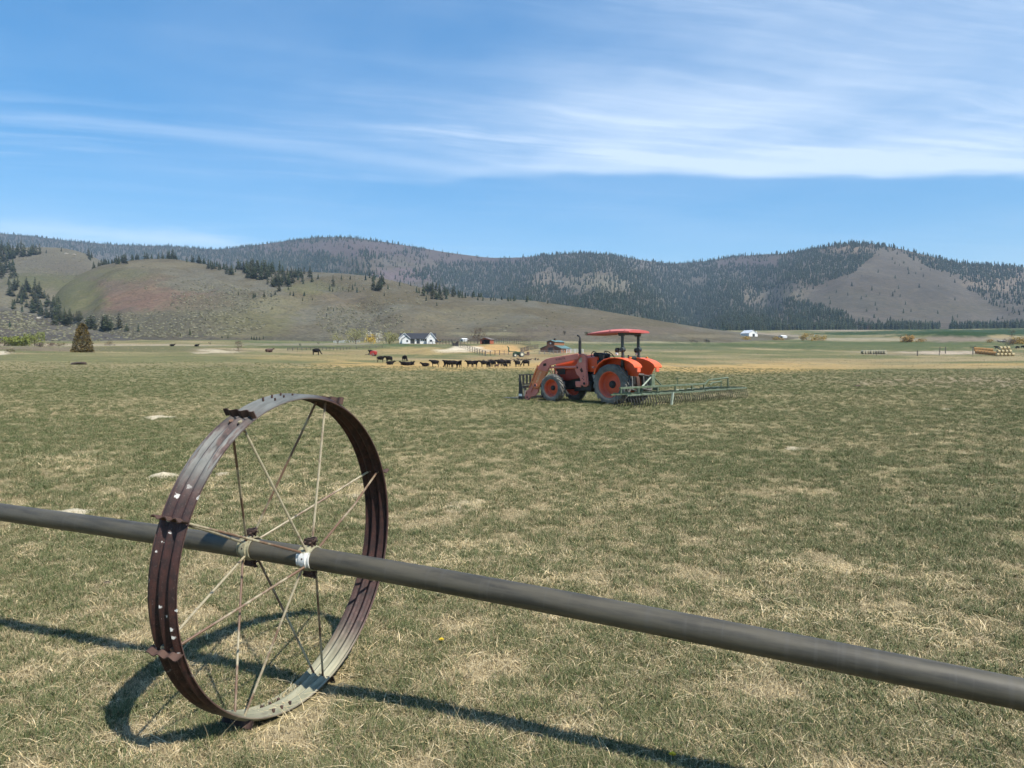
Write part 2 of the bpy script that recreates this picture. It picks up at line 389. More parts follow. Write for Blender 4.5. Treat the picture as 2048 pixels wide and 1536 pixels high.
# hills: real slopes from a base line up to a crest and down behind it
class Hill:
    def __init__(s, name, px0, px1, npx, tab, tend, nt, p, amp, fq, valley=None, base_drop=2.0, hs=120.0):
        """tab rows: px, base distance, crest distance, crest row"""
        s.hs = hs; t = np.array(tab, float); s.px = np.linspace(px0, px1, npx)
        def cub(k):
            v = np.interp(s.px, t[:, 0], t[:, k]); w = max(3, int(npx*16/(px1-px0)))
            q = np.pad(v, w, mode='edge')
            return np.convolve(q, np.ones(2*w+1)/(2*w+1), 'valid')
        s.yb, s.yc, s.rc = cub(1), cub(2), cub(3)
        tt = np.concatenate([np.linspace(0, 1, nt), 1+np.geomspace(0.02, tend-1, nt//4)])
        PX, T = np.meshgrid(s.px, tt, indexing='ij')
        yb, yc = s.yb[:, None], s.yc[:, None]
        YY = yb+(yc-yb)*T; XX = (PX-1024)/FPX*YY
        zc = EYE-(s.rc[:, None]-HOR)/FPX*yc
        zb = ground_z(((s.px-1024)/FPX*s.yb), s.yb)[:, None]-base_drop
        up = np.minimum(T, 1)
        S = up**p
        ZZ = zb+(zc-zb)*S
        win = np.sin(np.pi*np.clip(T, 0, 1))**0.8*np.clip(1.25-T, 0, 1)*np.clip((zc-zb)/s.hs, 0.05, 1.0)**1.5
        rid = 1-np.abs(2*fbm(XX*fq+11, YY*fq*0.55+3, 4)-1)*1.6
        ZZ = ZZ+win*amp*(rid-0.5)+win*amp*0.5*(fbm(XX*fq*3, YY*fq*3, 3)-0.5)
        if valley is not None: ZZ = ZZ+valley(PX, T, XX, YY)*np.clip(win*1.4, 0, 1)
        over = np.clip(T-1, 0, None)
        ZZ = ZZ-(zc-zb)*(1-np.exp(-(over*1.6)**1.5))*0.85
        s.X, s.Y, s.Z, s.T, s.PX = XX, YY, ZZ, T, PX
        s.row = HOR-(ZZ-EYE)/YY*FPX
        s.cum = np.minimum.accumulate(s.row, axis=1)
        s.name = name
    def mesh(s, colr):
        n, k = s.X.shape; i = np.arange(n*k).reshape(n, k)
        q = np.stack([i[:-1, :-1], i[1:, :-1], i[1:, 1:], i[:-1, 1:]], -1).reshape(-1, 4)
        me = np_mesh(s.name, np.c_[s.X.ravel(), s.Y.ravel(), s.Z.ravel()], q, smooth=True)
        vcol(me, 'albedo', np.clip(colr, .01, .9)); return me
    def hit(s, px, row):
        """first point of the slope met at that bearing and row: arrays -> x, y, z, ok"""
        px = np.atleast_1d(np.asarray(px, float)); row = np.atleast_1d(np.asarray(row, float))
        out = np.zeros((len(px), 3)); ok = np.zeros(len(px), bool)
        ci = np.clip(np.round((px-s.px[0])/(s.px[1]-s.px[0])).astype(int), 0, len(s.px)-1)
        for c_ in np.unique(ci):
            m_ = ci == c_; r = row[m_]
            cum = s.cum[c_]; j = np.searchsorted(-cum, -r)      # cum is decreasing
            good = (j < len(cum)) & (px[m_] >= s.px[0]-3) & (px[m_] <= s.px[-1]+3)
            jj = np.clip(j, 1, len(cum)-1)
            den = cum[jj-1]-cum[jj]; f_ = np.where(den > 1e-6, (cum[jj-1]-r)/np.maximum(den, 1e-6), 0)
            yy = s.Y[c_, jj-1]+(s.Y[c_, jj]-s.Y[c_, jj-1])*np.clip(f_, 0, 1)
            zz = np.interp(yy, s.Y[c_], s.Z[c_])
            out[m_] = np.c_[(px[m_]-1024)/FPX*yy, yy, zz]; ok[m_] = good
        return out, ok
    def crest(s, px, back=0.0):
        yc = np.interp(px, s.px, s.yc)+back
        ci = np.clip(np.round((px-s.px[0])/(s.px[1]-s.px[0])).astype(int), 0, len(s.px)-1)
        return (px-1024)/FPX*yc, yc, float(np.interp(yc, s.Y[ci], s.Z[ci]))

def val_b(PX, T, XX, YY):
    line = 800-235*T; d = (PX-line)/(26+34*T)
    l2 = 150+60*T
    return -9*np.exp(-d**2) - 5*np.exp(-((PX-l2)/30)**2)
hillB = Hill('hill', 60, 1680, 520, [(60,560,800,640),(100,540,820,600),(130,520,850,566),(200,430,930,533),(250,400,970,524),(300,385,990,518.5),(350,380,985,519),(400,380,965,527),(450,380,945,537),(520,385,930,541),(600,390,930,544),(680,395,915,547),(740,400,895,553),(800,405,870,565),(860,400,840,580),(920,390,800,592),(1000,375,770,598),(1060,370,750,601),(1130,370,730,611),(1200,375,710,621),(1280,385,690,635),(1350,400,670,647),(1420,420,660,658),(1480,440,650,665),(1560,480,640,672),(1680,520,640,680)], 1.7, 150, 0.98, 25, 0.008, val_b)
hillA = Hill('hill', -560, 330, 260, [(-560,560,1350,470),(-200,560,1300,490),(0,560,1250,499),(60,560,1250,496),(110,560,1250,496),(150,560,1240,500),(185,570,1230,512),(230,600,1200,535),(280,640,1180,560),(330,700,1150,590)], 1.6, 110, 1.0, 22, 0.005)
hillC = Hill('hill', -560, 345, 240, [(-560,335,470,560),(-150,335,450,596),(0,335,440,612),(60,335,435,628),(120,335,430,644),(180,338,425,659),(250,342,415,673),(310,345,405,684),(345,350,400,690)], 1.9, 90, 0.92, 5, 0.02, hs=30.0)
def rid_m(PX, T, XX, YY):
    v = 0
    for (p0, p1, w, h) in [(880, 960, 60, -70), (1400, 1330, 55, -80), (1560, 1480, 40, -45), (640, 560, 60, -40), (1190, 1170, 70, 40), (1080, 1060, 30, 25), (2010, 1900, 40, -25), (1530, 1640, 34, 25), (770, 700, 40, 45), (300, 250, 60, -40)]:
        v = v+h*np.exp(-((PX-(p0+(p1-p0)*T))/w)**2)
    return v*0.9
mount = Hill('mountain', -620, 2700, 700, [(-620,1500,3900,430),(0,1500,3800,468),(60,1500,3800,473),(150,1500,3750,484),(250,1500,3700,492),(350,1500,3600,494),(440,1450,3500,501),(520,1400,3400,491),(580,1350,3350,483),(640,1300,3300,476),(700,1300,3300,476),(760,1280,3300,484),(830,1260,3300,495),(900,1250,3300,507),(980,1250,3250,517),(1050,1230,3100,516),(1100,1220,3000,511),(1160,1200,2900,507),(1220,1200,2900,511),(1280,1200,3000,521),(1340,1200,3150,529),(1400,1200,3200,525),(1460,1180,3100,515),(1520,1170,2950,510),(1570,1160,2750,509),(1620,1150,2550,500),(1680,1150,2350,489),(1740,1150,2280,489),(1800,1150,2260,500),(1860,1150,2260,515),(1920,1150,2300,528),(1980,1150,2350,532),(2048,1150,2400,536),(2300,1150,2500,520),(2700,1150,2500,500)], 1.5, 190, 1.22, 80, 0.0024, rid_m, base_drop=6, hs=480.0)
HILLS = [hillC, hillB, hillA]

PURP = (.098, .072, .068); ROCK = (.24, .205, .155); HGRASS = (.122, .103, .066)
def hill_col(h, base, spots, sag):
    x, y, pxx, rw = h.X.ravel(), h.Y.ravel(), h.PX.ravel(), h.row.ravel()
    n = fbm(x*0.01, y*0.01, 4); n2 = fbm(x*0.06, y*0.03, 3)
    c_ = lerp(np.array(base)[None], np.array(sag)[None], sstep(n*0.6+n2*0.5, 0.40, 0.72)[:, None])
    return paint(c_, pxx, rw, x, y, spots)
colB = hill_col(hillB, HGRASS, [
 (300, 600, 170, 26, (0.176, 0.116, 0.090), .9), (250, 572, 90, 24, (0.159, 0.116, 0.086), .7), (150, 590, 60, 40, (0.125, 0.125, 0.060), .9), (240, 550, 60, 14, (0.129, 0.125, 0.065), .7), (330, 530, 90, 8, (0.189, 0.163, 0.103), .7),
 (330, 650, 190, 26, (0.116, 0.107, 0.076), .9), (420, 612, 100, 24, (0.133, 0.125, 0.082), .6), (390, 682, 200, 9, (0.086, 0.079, 0.065), .8), (520, 650, 80, 30, (0.146, 0.138, 0.073), .7), (600, 680, 90, 10, (0.086, 0.082, 0.060), .6),
 (560, 610, 60, 16, (0.206, 0.189, 0.112), .7), (640, 575, 70, 12, (0.146, 0.142, 0.073), .7), (740, 660, 60, 26, (0.095, 0.090, 0.073), .85), (690, 600, 40, 20, (0.159, 0.129, 0.090), .6), (840, 650, 90, 30, (0.159, 0.133, 0.086), .6),
 (950, 630, 120, 20, (0.185, 0.163, 0.103), .6), (1000, 668, 110, 4, (0.284, 0.258, 0.155), .7), (880, 680, 120, 7, (0.125, 0.103, 0.077), .7), (1120, 665, 110, 14, (0.138, 0.112, 0.086), .7), (1180, 637, 90, 12, (0.155, 0.133, 0.095), .6), (1300, 660, 130, 9, (0.155, 0.129, 0.099), .7), (1420, 672, 90, 4, (0.224, 0.194, 0.129), .6), (760, 560, 60, 8, (0.172, 0.150, 0.107), .6)], SAGE)
colA = hill_col(hillA, (0.163, 0.146, 0.103), [(110, 560, 110, 20, (0.112, 0.116, 0.056), .8), (60, 520, 100, 16, (0.142, 0.129, 0.099), .7), (140, 540, 60, 14, (0.129, 0.112, 0.090), .7), (30, 600, 60, 20, (0.172, 0.155, 0.103), .6)], SAGE)
colC = hill_col(hillC, (0.099, 0.090, 0.079), [(150, 672, 250, 12, (0.090, 0.082, 0.073), .8), (60, 640, 80, 10, (0.095, 0.084, 0.076), .7), (170, 662, 90, 6, (0.172, 0.155, 0.112), .5), (120, 684, 200, 4, (0.163, 0.146, 0.103), .6)], (0.129, 0.120, 0.095))
colM = hill_col(mount, (.090, .075, .058), [
 (700, 500, 210, 20, PURP, .9), (960, 520, 150, 14, PURP, .8), (810, 552, 75, 16, (.13, .098, .10), .95), (1110, 560, 60, 24, (.17, .14, .10), .7), (1220, 570, 80, 30, (.18, .16, .105), .6), (1500, 530, 90, 18, PURP, .9), (1560, 590, 80, 20, (.175, .15, .105), .7),
 (1800, 575, 150, 48, (.085, .072, .055), .95), (1880, 620, 150, 22, (.092, .080, .058), .95), (1700, 600, 100, 24, (.082, .072, .053), .9), (1850, 590, 60, 16, (.068, .060, .048), .6), (1760, 610, 60, 10, (.070, .064, .048), .6), (1690, 500, 50, 10, (.22, .165, .115), .8), (2000, 560, 80, 30, (.185, .145, .105), .8), (1350, 600, 120, 40, (.085, .08, .055), .7), (1300, 640, 200, 16, (.07, .07, .048), .9), (600, 525, 120, 16, (.09, .085, .06), .7)], (.115, .10, .08))
def f_hill(fine, lite=1.0):
    def fn(g, b, tc):
        p = g.new('ShaderNodeNewGeometry').outputs['Position']
        at = g.new('ShaderNodeAttribute', attribute_name='albedo').outputs['Color']
        n = g.noise(p, fine, 5, 0.65); n2 = g.noise(g.mapping(p, (1, 0.5, 2.2)), fine*0.22, 4, 0.6)
        n3 = g.noise(g.mapping(p, (1, 1, 1)), fine*0.07, 5, 0.7)
        at = g.mix(g.mul(g.ss(n3, 0.45, 0.70), 0.40), at, (.105, .088, .066))
        c_ = g.mix(g.mul(g.ss(n, 0.50, 0.66), 0.55), at, (.045, .043, .030))
        c_ = g.mix(g.mul(g.ss(n, 0.46, 0.30), 0.38*lite), c_, (.28, .24, .155))
        c_ = g.mix(g.mul(g.ss(n2, 0.55, 0.72), 0.35*lite), c_, (.24, .205, .13))
        g.put(b.inputs['Base Color'], g.hsv(c_, 0.5, 1.05, 0.80 if lite > .5 else 0.9)); g.put(b.inputs['Normal'], g.bump(n, 0.7, 1.0))
    return fn
M_HILL = mat('dry_hillside', f_hill(0.42), rough=0.95, spec=0.05)
M_MOUNT = mat('mountain_slope', f_hill(0.10, 0.4), rough=0.95, spec=0.05)
for h, c_, m_ in ((hillB, colB, M_HILL), (hillA, colA, M_HILL), (hillC, colC, M_HILL), (mount, colM, M_MOUNT)):
    link(h.name, h.mesh(c_), m_, kind='structure')

def gdrop(px, row):
    """point of the ground sheet at that bearing and row"""
    ys = np.geomspace(2, 1400, 4000); xs = (px-1024)/FPX*ys
    r = np.minimum.accumulate(rows_of(xs, ys, ground_z(xs, ys)))
    j = int(np.clip(np.searchsorted(-r, -row), 0, len(ys)-1))
    return Vector((xs[j], ys[j], float(ground_z(xs[j], ys[j]))))
def gat(px, Y):
    x = (px-1024)/FPX*Y; return Vector((x, Y, float(ground_z(x, Y))))
# ------------------------------------------------------------------ conifers
def f_needles(base, dark):
    def fn(g, b, tc):
        r = g.new('ShaderNodeObjectInfo').outputs['Random']; n = g.noise(tc.outputs['Object'], 9.0, 3, 0.6)
        c_ = g.mix(g.ss(n, 0.35, 0.7), dark, base)
        g.put(b.inputs['Base Color'], g.hsv(c_, g.add(0.48, g.mul(r, 0.04)), g.add(0.8, g.mul(r, 0.3)), g.add(0.75, g.mul(r, 0.5))))
    return fn
M_PINE = mat('pine_needles', f_needles((.078, .090, .038), (.038, .048, .021)), rough=0.8, spec=0.2)
M_BARK = mat('bark', color=(.11, .075, .05), rough=0.95)
def pine_meshes(seed, tiers=9, br=7, width=0.23, bare=0.10, droop=0.25, ragged=0.35, clump=0.5):
    """unit-height conifer: (trunk mesh, crown mesh)"""
    rr = random.Random(seed); v = []; f = []
    for i in range(tiers):
        t = (i+0.5)/tiers; z = bare+(1-bare)*t*0.97
        w = width*(1-t)**0.72*(0.75+0.5*rr.random()) + 0.012
        if t < 0.15: w *= 0.8
        n = max(4, int(br*(1-0.4*t)))
        for k in range(n):
            a = 2*math.pi*(k+rr.random())/n
            L = w*(1-ragged+2*ragged*rr.random())
            if rr.random() < 0.07: continue
            dzz = -droop*L + rr.uniform(-.02, .02); th = (1-bare)/tiers*(0.75+0.5*rr.random())
            ca, sa = math.cos(a), math.sin(a); hw = L*(0.30+0.25*rr.random())
            tip = (ca*L, sa*L, z+dzz); m1 = (ca*L*.55-sa*hw, sa*L*.55+ca*hw, z+dzz*.3); m2 = (ca*L*.55+sa*hw, sa*L*.55-ca*hw, z+dzz*.3)
            top = (ca*L*.2, sa*L*.2, z+th*clump); bot = (ca*L*.35, sa*L*.35, z-th*clump*0.7)
            o = len(v); v += [tip, m1, m2, top, bot]
            f += [(o, o+1, o+3), (o, o+3, o+2), (o, o+4, o+1), (o, o+2, o+4), (o+1, o+4, o+3), (o+2, o+3, o+4)]
    o = len(v); v += [(0.012, 0, .93), (-.01, .012, .93), (-.01, -.012, .93), (0, 0, 1.0)]; f += [(o, o+1, o+3), (o+1, o+2, o+3), (o+2, o, o+3)]
    crown = np_mesh('crown', np.array(v), np.array(f)); crown.materials.append(M_PINE)
    t = MB(); t.tube([(0, 0, -0.03), (0, 0, .35), (0, 0, .95)], [.018, .013, .003], 5)
    tm = t.mesh('trunk'); tm.materials.append(M_BARK)
    return tm, crown
PINES = [pine_meshes(i, tiers=8+i % 3, width=0.19+0.02*(i % 4), bare=0.05+0.03*(i % 3)) for i in range(7)]

CL = 'pines'
clusters = [  # px, row, half width, half height, count, height in px, label
 (18, 548, 24, 34, 20, 23, 'ravine'), (58, 592, 40, 22, 22, 25, 'ravine'), (98, 622, 32, 18, 22, 27, 'ravine'), (125, 642, 24, 11, 12, 26, 'ravine'), (152, 648, 26, 9, 10, 24, 'ravine'),
 (185, 658, 14, 5, 6, 29, 'foot'), (214, 661, 14, 5, 7, 31, 'foot'), (40, 610, 34, 22, 8, 20, 'ravine'),
 (38, 508, 48, 9, 26, 21, 'rim'), (30, 530, 22, 12, 6, 20, 'rim'), (195, 517, 24, 6, 14, 17, 'saddle'), (240, 525, 26, 7, 18, 17, 'saddle'), (302, 517, 50, 3, 15, 18, 'dome'), (346, 515, 10, 3, 5, 24, 'dome'),
 (398, 526, 22, 4, 9, 16, 'dome'), (440, 538, 26, 5, 13, 17, 'dome'), (472, 546, 20, 6, 12, 18, 'dome'),
 (522, 549, 34, 12, 30, 24, 'stand'), (562, 562, 34, 14, 26, 24, 'stand'), (505, 538, 34, 6, 14, 22, 'stand'), (606, 556, 34, 9, 14, 18, 'stand'),
 (742, 562, 10, 5, 6, 16, 'spur'), (755, 578, 9, 6, 8, 19, 'spur'), (766, 570, 8, 8, 7, 17, 'spur'),
 (880, 590, 36, 11, 36, 20, 'right'), (938, 594, 28, 3.5, 18, 14, 'right'), (1020, 601, 70, 1.5, 15, 9, 'ridge')]
singles = [(240,657,34),(255,663,18),(278,663,16),(560,583,18),(579,580,8),(582,591,9),(588.5,592.5,10),(610,592,10),(607,602,7),(626,601,6),(656.7,621,8),(668,624,8),(684.5,625,6),(654.5,634,9),(608,569,12),(626,565,18),(638,559,11),(661,583,14),(667.6,574,24),(667,584,9),(684.5,560,10),(687,580.5,7),(698.4,584,7),(706.5,581,12),(711.6,573,9),(715.3,585.7,12),(728.4,580,6),(702,560,9),(769.5,592,8),(777,579,11),(800,572,10),(822,573,11),(834,586,14),(839,587,12),(856,590,14),(853,602.5,12),(1028,603,13),(1054,605,16),(1095,608,9),(874,612,8),(479,591.5,9),(508.5,597,12),(512,595,10),(530,594.5,12),(544,595,10),(552,590,9),(412.6,642,7),(381,670,14),(362,674,7),(445,676,6),(457,676,8),(504,679,8),(509,680,9),(514,680,8),(520,680,8),(527.5,679,8),(1017,603,9),(128,504,10),(98,508,9),(22,655,14)]
LBL = {'ravine': ('dark green pine in the dense belt running down the ravine', 'pines filling the ravine on the hillside'),
 'foot': ('tall green pine in the small row at the foot of the sage slope', 'tall pines at the foot of the sage slope'),
 'rim': ('dark pine on the rocky rim of the hill at the far left', 'pines on the rocky left rim'),
 'saddle': ('pine in the dark line along the saddle between the two left hilltops', 'pines along the saddle'),
 'dome': ('pine peeking over the crest of the bare rounded dome hill', 'pines behind the dome crest'),
 'stand': ('pine in the thick dark stand covering the ridge right of the dome', 'thick pine stand right of the dome'),
 'spur': ('pine in the narrow clump running down the short ridge above the house', 'pine clump above the house'),
 'right': ('green pine in the compact grove on the long grassy ridge', 'compact grove on the long ridge'),
 'ridge': ('tiny pine on the skyline of the long grassy ridge', 'skyline pines on the long ridge'),
 'single': ('small pine standing alone on the open grassy hillside', 'scattered pines on the open hillside')}
PLACE = {(18,548): 'dark pine at the top left of the belt filling the ravine', (58,592): 'dark pine in the upper middle of the belt filling the ravine', (98,622): 'dark pine in the crowded lower middle of the ravine belt', (125,642): 'dark pine near the lower end of the ravine belt', (152,648): 'dark pine at the lower right end of the ravine belt', (185,658): 'tall green pine in the left clump at the foot of the sage slope', (214,661): 'tall green pine in the right clump at the foot of the sage slope', (40,610): 'scattered pine on the pale rocks below the ravine belt',
 (38,508): 'dark pine on the rocky skyline rim at the far left', (30,530): 'dark pine just below the rocky rim at the far left', (195,517): 'pine at the left end of the dark saddle line', (240,525): 'pine at the right end of the dark saddle line', (302,517): 'pine peeking over the flat top of the bare dome hill', (346,515): 'taller pine in the tight group on top of the dome', (398,526): 'pine on the crest just right of the dome top', (440,538): 'pine in the short row stepping down right of the dome', (472,546): 'pine between the dome row and the thick stand',
 (522,549): 'pine in the upper half of the thick dark stand right of the dome', (562,562): 'pine in the lower right half of the thick dark stand', (505,538): 'pine along the upper edge of the thick dark stand', (606,556): 'pine in the loose group right of the thick stand', (742,562): 'pine at the top of the narrow clump above the house', (755,578): 'pine at the bottom of the narrow clump above the house', (766,570): 'pine on the right side of the narrow clump above the house', (880,590): 'green pine in the compact grove on the long grassy ridge', (938,594): 'pine in the low line right of the compact grove', (1020,601): 'tiny pine on the skyline of the long grassy ridge'}
cand = []
for (cx_, cy_, rx, ry, n, h, k) in clusters:
    kk = k+'_%d_%d' % (cx_, cy_); LBL[kk] = (PLACE[(cx_, cy_)], LBL[k][1])
    for _ in range(n):
        a = rng.uniform(0, 2*math.pi); r_ = math.sqrt(rng.random())
        cand.append((cx_+rx*r_*math.cos(a), cy_+ry*r_*math.sin(a), h*rng.uniform(.7, 1.15), kk))
cand += [(a, b, c_, 'single') for a, b, c_ in singles]
def first_hit(px, row):
    best = None
    for h in HILLS:
        p, ok = h.hit([px], [row])
        if ok[0] and (best is None or p[0][1] < best[1]): best = p[0]
    gp = gdrop(px, row)
    if gp.y < 1300 and (best is None or gp.y < best[1]) and abs(rows_of(gp.x, gp.y, gp.z)-row) < 1.5: best = np.array(gp)
    if best is None:
        h = hillA if px < 175 else hillB
        best = np.array(h.crest(px, 14.0))
    return best
placed = []
for (p_, r_, h_, k_) in cand:
    q = first_hit(p_, r_); placed.append((h_, q, h_/FPX*q[1], k_))
placed.sort(key=lambda t: -t[0])
for i, (hp, q, hm, k_) in enumerate(placed[:300]):
    tm, cm = PINES[i % len(PINES)]
    e = empty('pine_tree', (q[0], q[1], q[2]-0.02*hm), rng.uniform(0, 6.28), label=LBL[k_][0], cat='pine tree', group=LBL[k_][1])
    s_ = hm*1.0; e.scale = (s_*rng.uniform(1.05, 1.6),)*2+(s_,)
    link('trunk', tm, None, e); link('crown', cm, None, e)

# the far forest reads as one mass: every tree still has its own height and place
def poly_in(pxs, rws, poly):
    inside = np.zeros(len(pxs), bool); n = len(poly); j = n-1
    for i in range(n):
        (xi, yi), (xj, yj) = poly[i], poly[j]
        c_ = ((yi > rws) != (yj > rws)) & (pxs < (xj-xi)*(rws-yi)/(yj-yi+1e-9)+xi)
        inside ^= c_; j = i
    return inside
N = 135000
fp = rng.uniform(-400, 2450, N); fr = rng.uniform(462, 664, N)
dens = 0.10+0.85*sstep(fbm(fp*0.010, fr*0.028, 4)+0.25*(fbm(fp*0.05, fr*0.12, 2)-.5), 0.40, 0.58)
nn = (fbm(fp*0.03+3, fr*0.06, 3)-0.5)*1.6
def dspot(cx_, cy_, rx, ry, v_, s_=1.0):
    global dens
    e = np.hypot((fp-cx_)/rx, (fr-cy_)/ry)+nn*0.8
    v_ = v_*.45 if v_ < .6 else v_; w_ = s_*(1-sstep(e, 0.6, 1.15)); dens = dens*(1-w_)+v_*w_
for t in [(700,497,200,14,.13),(640,478,60,8,.6),(960,516,130,12,.16),(812,553,66,16,.03),(600,525,110,14,.95),(700,535,60,12,.5),(900,552,90,20,.95),(1000,575,90,18,.8),(1110,562,50,20,.35),(1190,568,60,22,.35),(1170,520,110,12,.85),(1330,545,60,30,.95),(1400,540,60,16,.9),(1260,610,140,30,.92),(1400,610,120,30,.85),(1500,527,75,13,.08),(1480,560,60,14,.7),(1530,600,60,20,.45),(1600,585,70,18,.35),(1600,540,60,18,.85),(1690,505,70,12,.55),(1680,540,50,18,.8),(1580,630,120,14,.8),(1300,650,500,10,1.0),(1900,655,220,8,1.0),(1990,540,100,24,.65),(2000,590,60,22,.5),(200,500,260,14,.7),(150,485,200,16,.8),(300,500,160,10,.9),(400,510,100,10,.9)]: dspot(*t)
PYR = [(1758,500),(1806,518),(1880,545),(1938,582),(1995,618),(2050,643),(1960,652),(1880,650),(1790,645),(1700,640),(1688,624),(1640,612),(1585,604),(1650,566),(1712,541)]
dens[poly_in(fp, fr+nn*6, PYR)] = 0.006
gap = (np.abs(fp-1888) < 9) & (fr > 640); dens[gap] = 0
dens[(fr > 657) & (fp < 1480)] = 1.0
keep = rng.random(N) < dens
fp, fr = fp[keep], fr[keep]
pos, ok = mount.hit(fp, fr); ok &= pos[:, 1] < 5000
pos = pos[ok]
# skyline trees
sk = []
for p_ in np.arange(-400, 2450, 2.4):
    pr = 0.85 if (1600 < p_ < 2100 or 420 < p_ < 720 or 1080 < p_ < 1260) else (0.25 if 800 < p_ < 1060 else 0.5)
    if p_ < 170: pr = 0.45
    if rng.random() < pr:
        p2 = p_+rng.uniform(-2, 2); sk.append(mount.crest(p2, rng.uniform(-60, 25)))
pos = np.r_[pos, np.array(sk)]
# tree belt standing at the foot of the mountain
bp = rng.uniform(1440, 2450, 900); bp = bp[(np.abs(bp-1890) > 12)]
bY = rng.uniform(1120, 1180, len(bp)); bx = (bp-1024)/FPX*bY
pos = np.r_[pos, np.c_[bx, bY, ground_z(bx, bY)]]
nB = len(bp)
rest = placed[300:]; nR = len(rest)
if nR: pos = np.r_[np.array([t[1] for t in rest]), pos]
n = len(pos)
hts = rng.uniform(7, 15, n)*(0.75+0.5*rng.random(n)); hts[-nB:] = rng.uniform(9, 19, nB)
hts *= np.clip(pos[:, 1]/2300, 0.75, 1.05)
if nR: hts[:nR] = [t[2] for t in rest]
wid = hts*rng.uniform(.17, .27, n)
V = []; F = []; C = []
base_i = np.arange(n)
lev = [(0.06, 1.0, 0.52), (0.34, 0.74, 0.78), (0.60, 0.46, 1.0)]
SEG = 5; per = 0
parts_v = []; parts_f = []; off = 0
rot = rng.uniform(0, 6.28, n)
for (z0, w0, z1) in lev:
    ang = rot[:, None]+np.arange(SEG)[None]*2*math.pi/SEG
    rw = wid[:, None]*w0*rng.uniform(.65, 1.25, (n, SEG))
    ring = np.stack([pos[:, 0:1]+np.cos(ang)*rw, pos[:, 1:2]+np.sin(ang)*rw, pos[:, 2:3]+hts[:, None]*(z0+rng.uniform(-.05, .05, (n, SEG)))], -1)
    tip = np.stack([pos[:, 0], pos[:, 1], pos[:, 2]+hts*z1], -1)[:, None]
    vv = np.concatenate([ring, tip], 1).reshape(-1, 3)
    b0 = off+np.arange(n)[:, None]*(SEG+1)
    ff = np.stack([b0+np.arange(SEG)[None], b0+(np.arange(SEG)[None]+1) % SEG, np.broadcast_to(b0+SEG, (n, SEG))], -1).reshape(-1, 3)
    parts_v.append(vv); parts_f.append(ff); off += len(vv)
fcol = np.array((.024, .033, .019))[None]*rng.uniform(.55, 1.35, (n, 1))*np.array([1, 1, 1])[None]+rng.uniform(-.006, .010, (n, 1))*np.array([1, .6, .1])[None]
me = np_mesh('forest', np.concatenate(parts_v), np.concatenate(parts_f))
vcol(me, 'albedo', np.concatenate([np.repeat(fcol, SEG+1, axis=0)]*3))
def f_attr(g, b, tc): g.put(b.inputs['Base Color'], g.new('ShaderNodeAttribute', attribute_name='albedo').outputs['Color'])
M_ATTR = mat('far_foliage', f_attr, rough=0.9, spec=0.1)
print('forest trees', n)
link('forest', me, M_ATTR, kind='stuff', label='far dark conifer forest covering the mountain slopes', cat='forest')

# small pines and sagebrush too many to count
def blobs(name, P, size, colr, label, cat_, flat=0.7):
    n = len(P); k = 7
    base = np.array([(0, 0, 1)]+[(math.cos(a)*.8, math.sin(a)*.8, .45) for a in np.arange(k)*2*math.pi/k]+[(math.cos(a)*1, math.sin(a)*1, -.1) for a in (np.arange(k)+.5)*2*math.pi/k])
    vv = base[None]*size[:, None, None]*rng.uniform(.65, 1.3, (n, len(base), 1))*np.array([1, 1, flat])[None, None]+P[:, None]
    ff = [(0, 1+i, 1+(i+1) % k) for i in range(k)]
    for i in range(k): j = (i+1) % k; ff += [(1+i, 1+k+i, 1+j), (1+j, 1+k+i, 1+k+j)]
    ff = np.array(ff)[None]+(np.arange(n)*len(base))[:, None, None]
    me = np_mesh(name, vv.reshape(-1, 3), ff.reshape(-1, 3))
    vcol(me, 'albedo', np.repeat(colr, len(base), axis=0))
    return link(name, me, M_ATTR, kind='stuff', label=label, cat=cat_)
def on_hill(h, n, spots):
    P = []
    tot = sum(s[4] for s in spots)
    for (cx_, cy_, rx, ry, w_) in spots:
        m_ = int(n*w_/tot); a = rng.uniform(0, 6.28, m_); r_ = np.sqrt(rng.random(m_))
        p, ok = h.hit(cx_+rx*r_*np.cos(a), cy_+ry*r_*np.sin(a)); P.append(p[ok])
    return np.concatenate(P)
Pb = np.r_[on_hill(hillB, 3600, [(330, 650, 200, 26, 3), (430, 600, 90, 34, 2), (720, 640, 90, 34, 2), (500, 600, 60, 30, 1), (720, 570, 90, 16, 1), (800, 600, 60, 20, .4), (1000, 640, 220, 24, .3), (300, 560, 120, 26, .4)]),
           on_hill(hillC, 1100, [(120, 665, 200, 22, 1), (40, 640, 60, 20, .6)]), on_hill(hillA, 700, [(90, 520, 100, 22, 1), (120, 540, 60, 16, .6)])]
sc_ = np.array((.10, .095, .062))[None]*rng.uniform(.55, 1.9, (len(Pb), 1))
blobs('sagebrush', Pb, rng.uniform(.35, 1.0, len(Pb)), sc_, 'grey green sagebrush dotted over the dry hillsides', 'sagebrush')

# coarse tufts and weeds breaking up the middle-distance fields
tn = 9000; tpx = rng.uniform(-150, 2200, tn); tY = 88*(420/88)**rng.random(tn); tx_ = (tpx-1024)/FPX*tY
tcol = np.where(rng.random((tn, 1)) < .45, np.array([[.30, .235, .125]]), np.where(rng.random((tn, 1)) < .6, np.array([[.11, .12, .05]]), np.array([[.16, .13, .08]])))*rng.uniform(.7, 1.3, (tn, 1))
blobs('weed_tufts', np.c_[tx_, tY, ground_z(tx_, tY)], rng.uniform(.05, .15, tn)*np.clip(tY/160, .7, 1.4), tcol, 'small dry and green tufts over the middle distance fields', 'tufts', flat=.5)
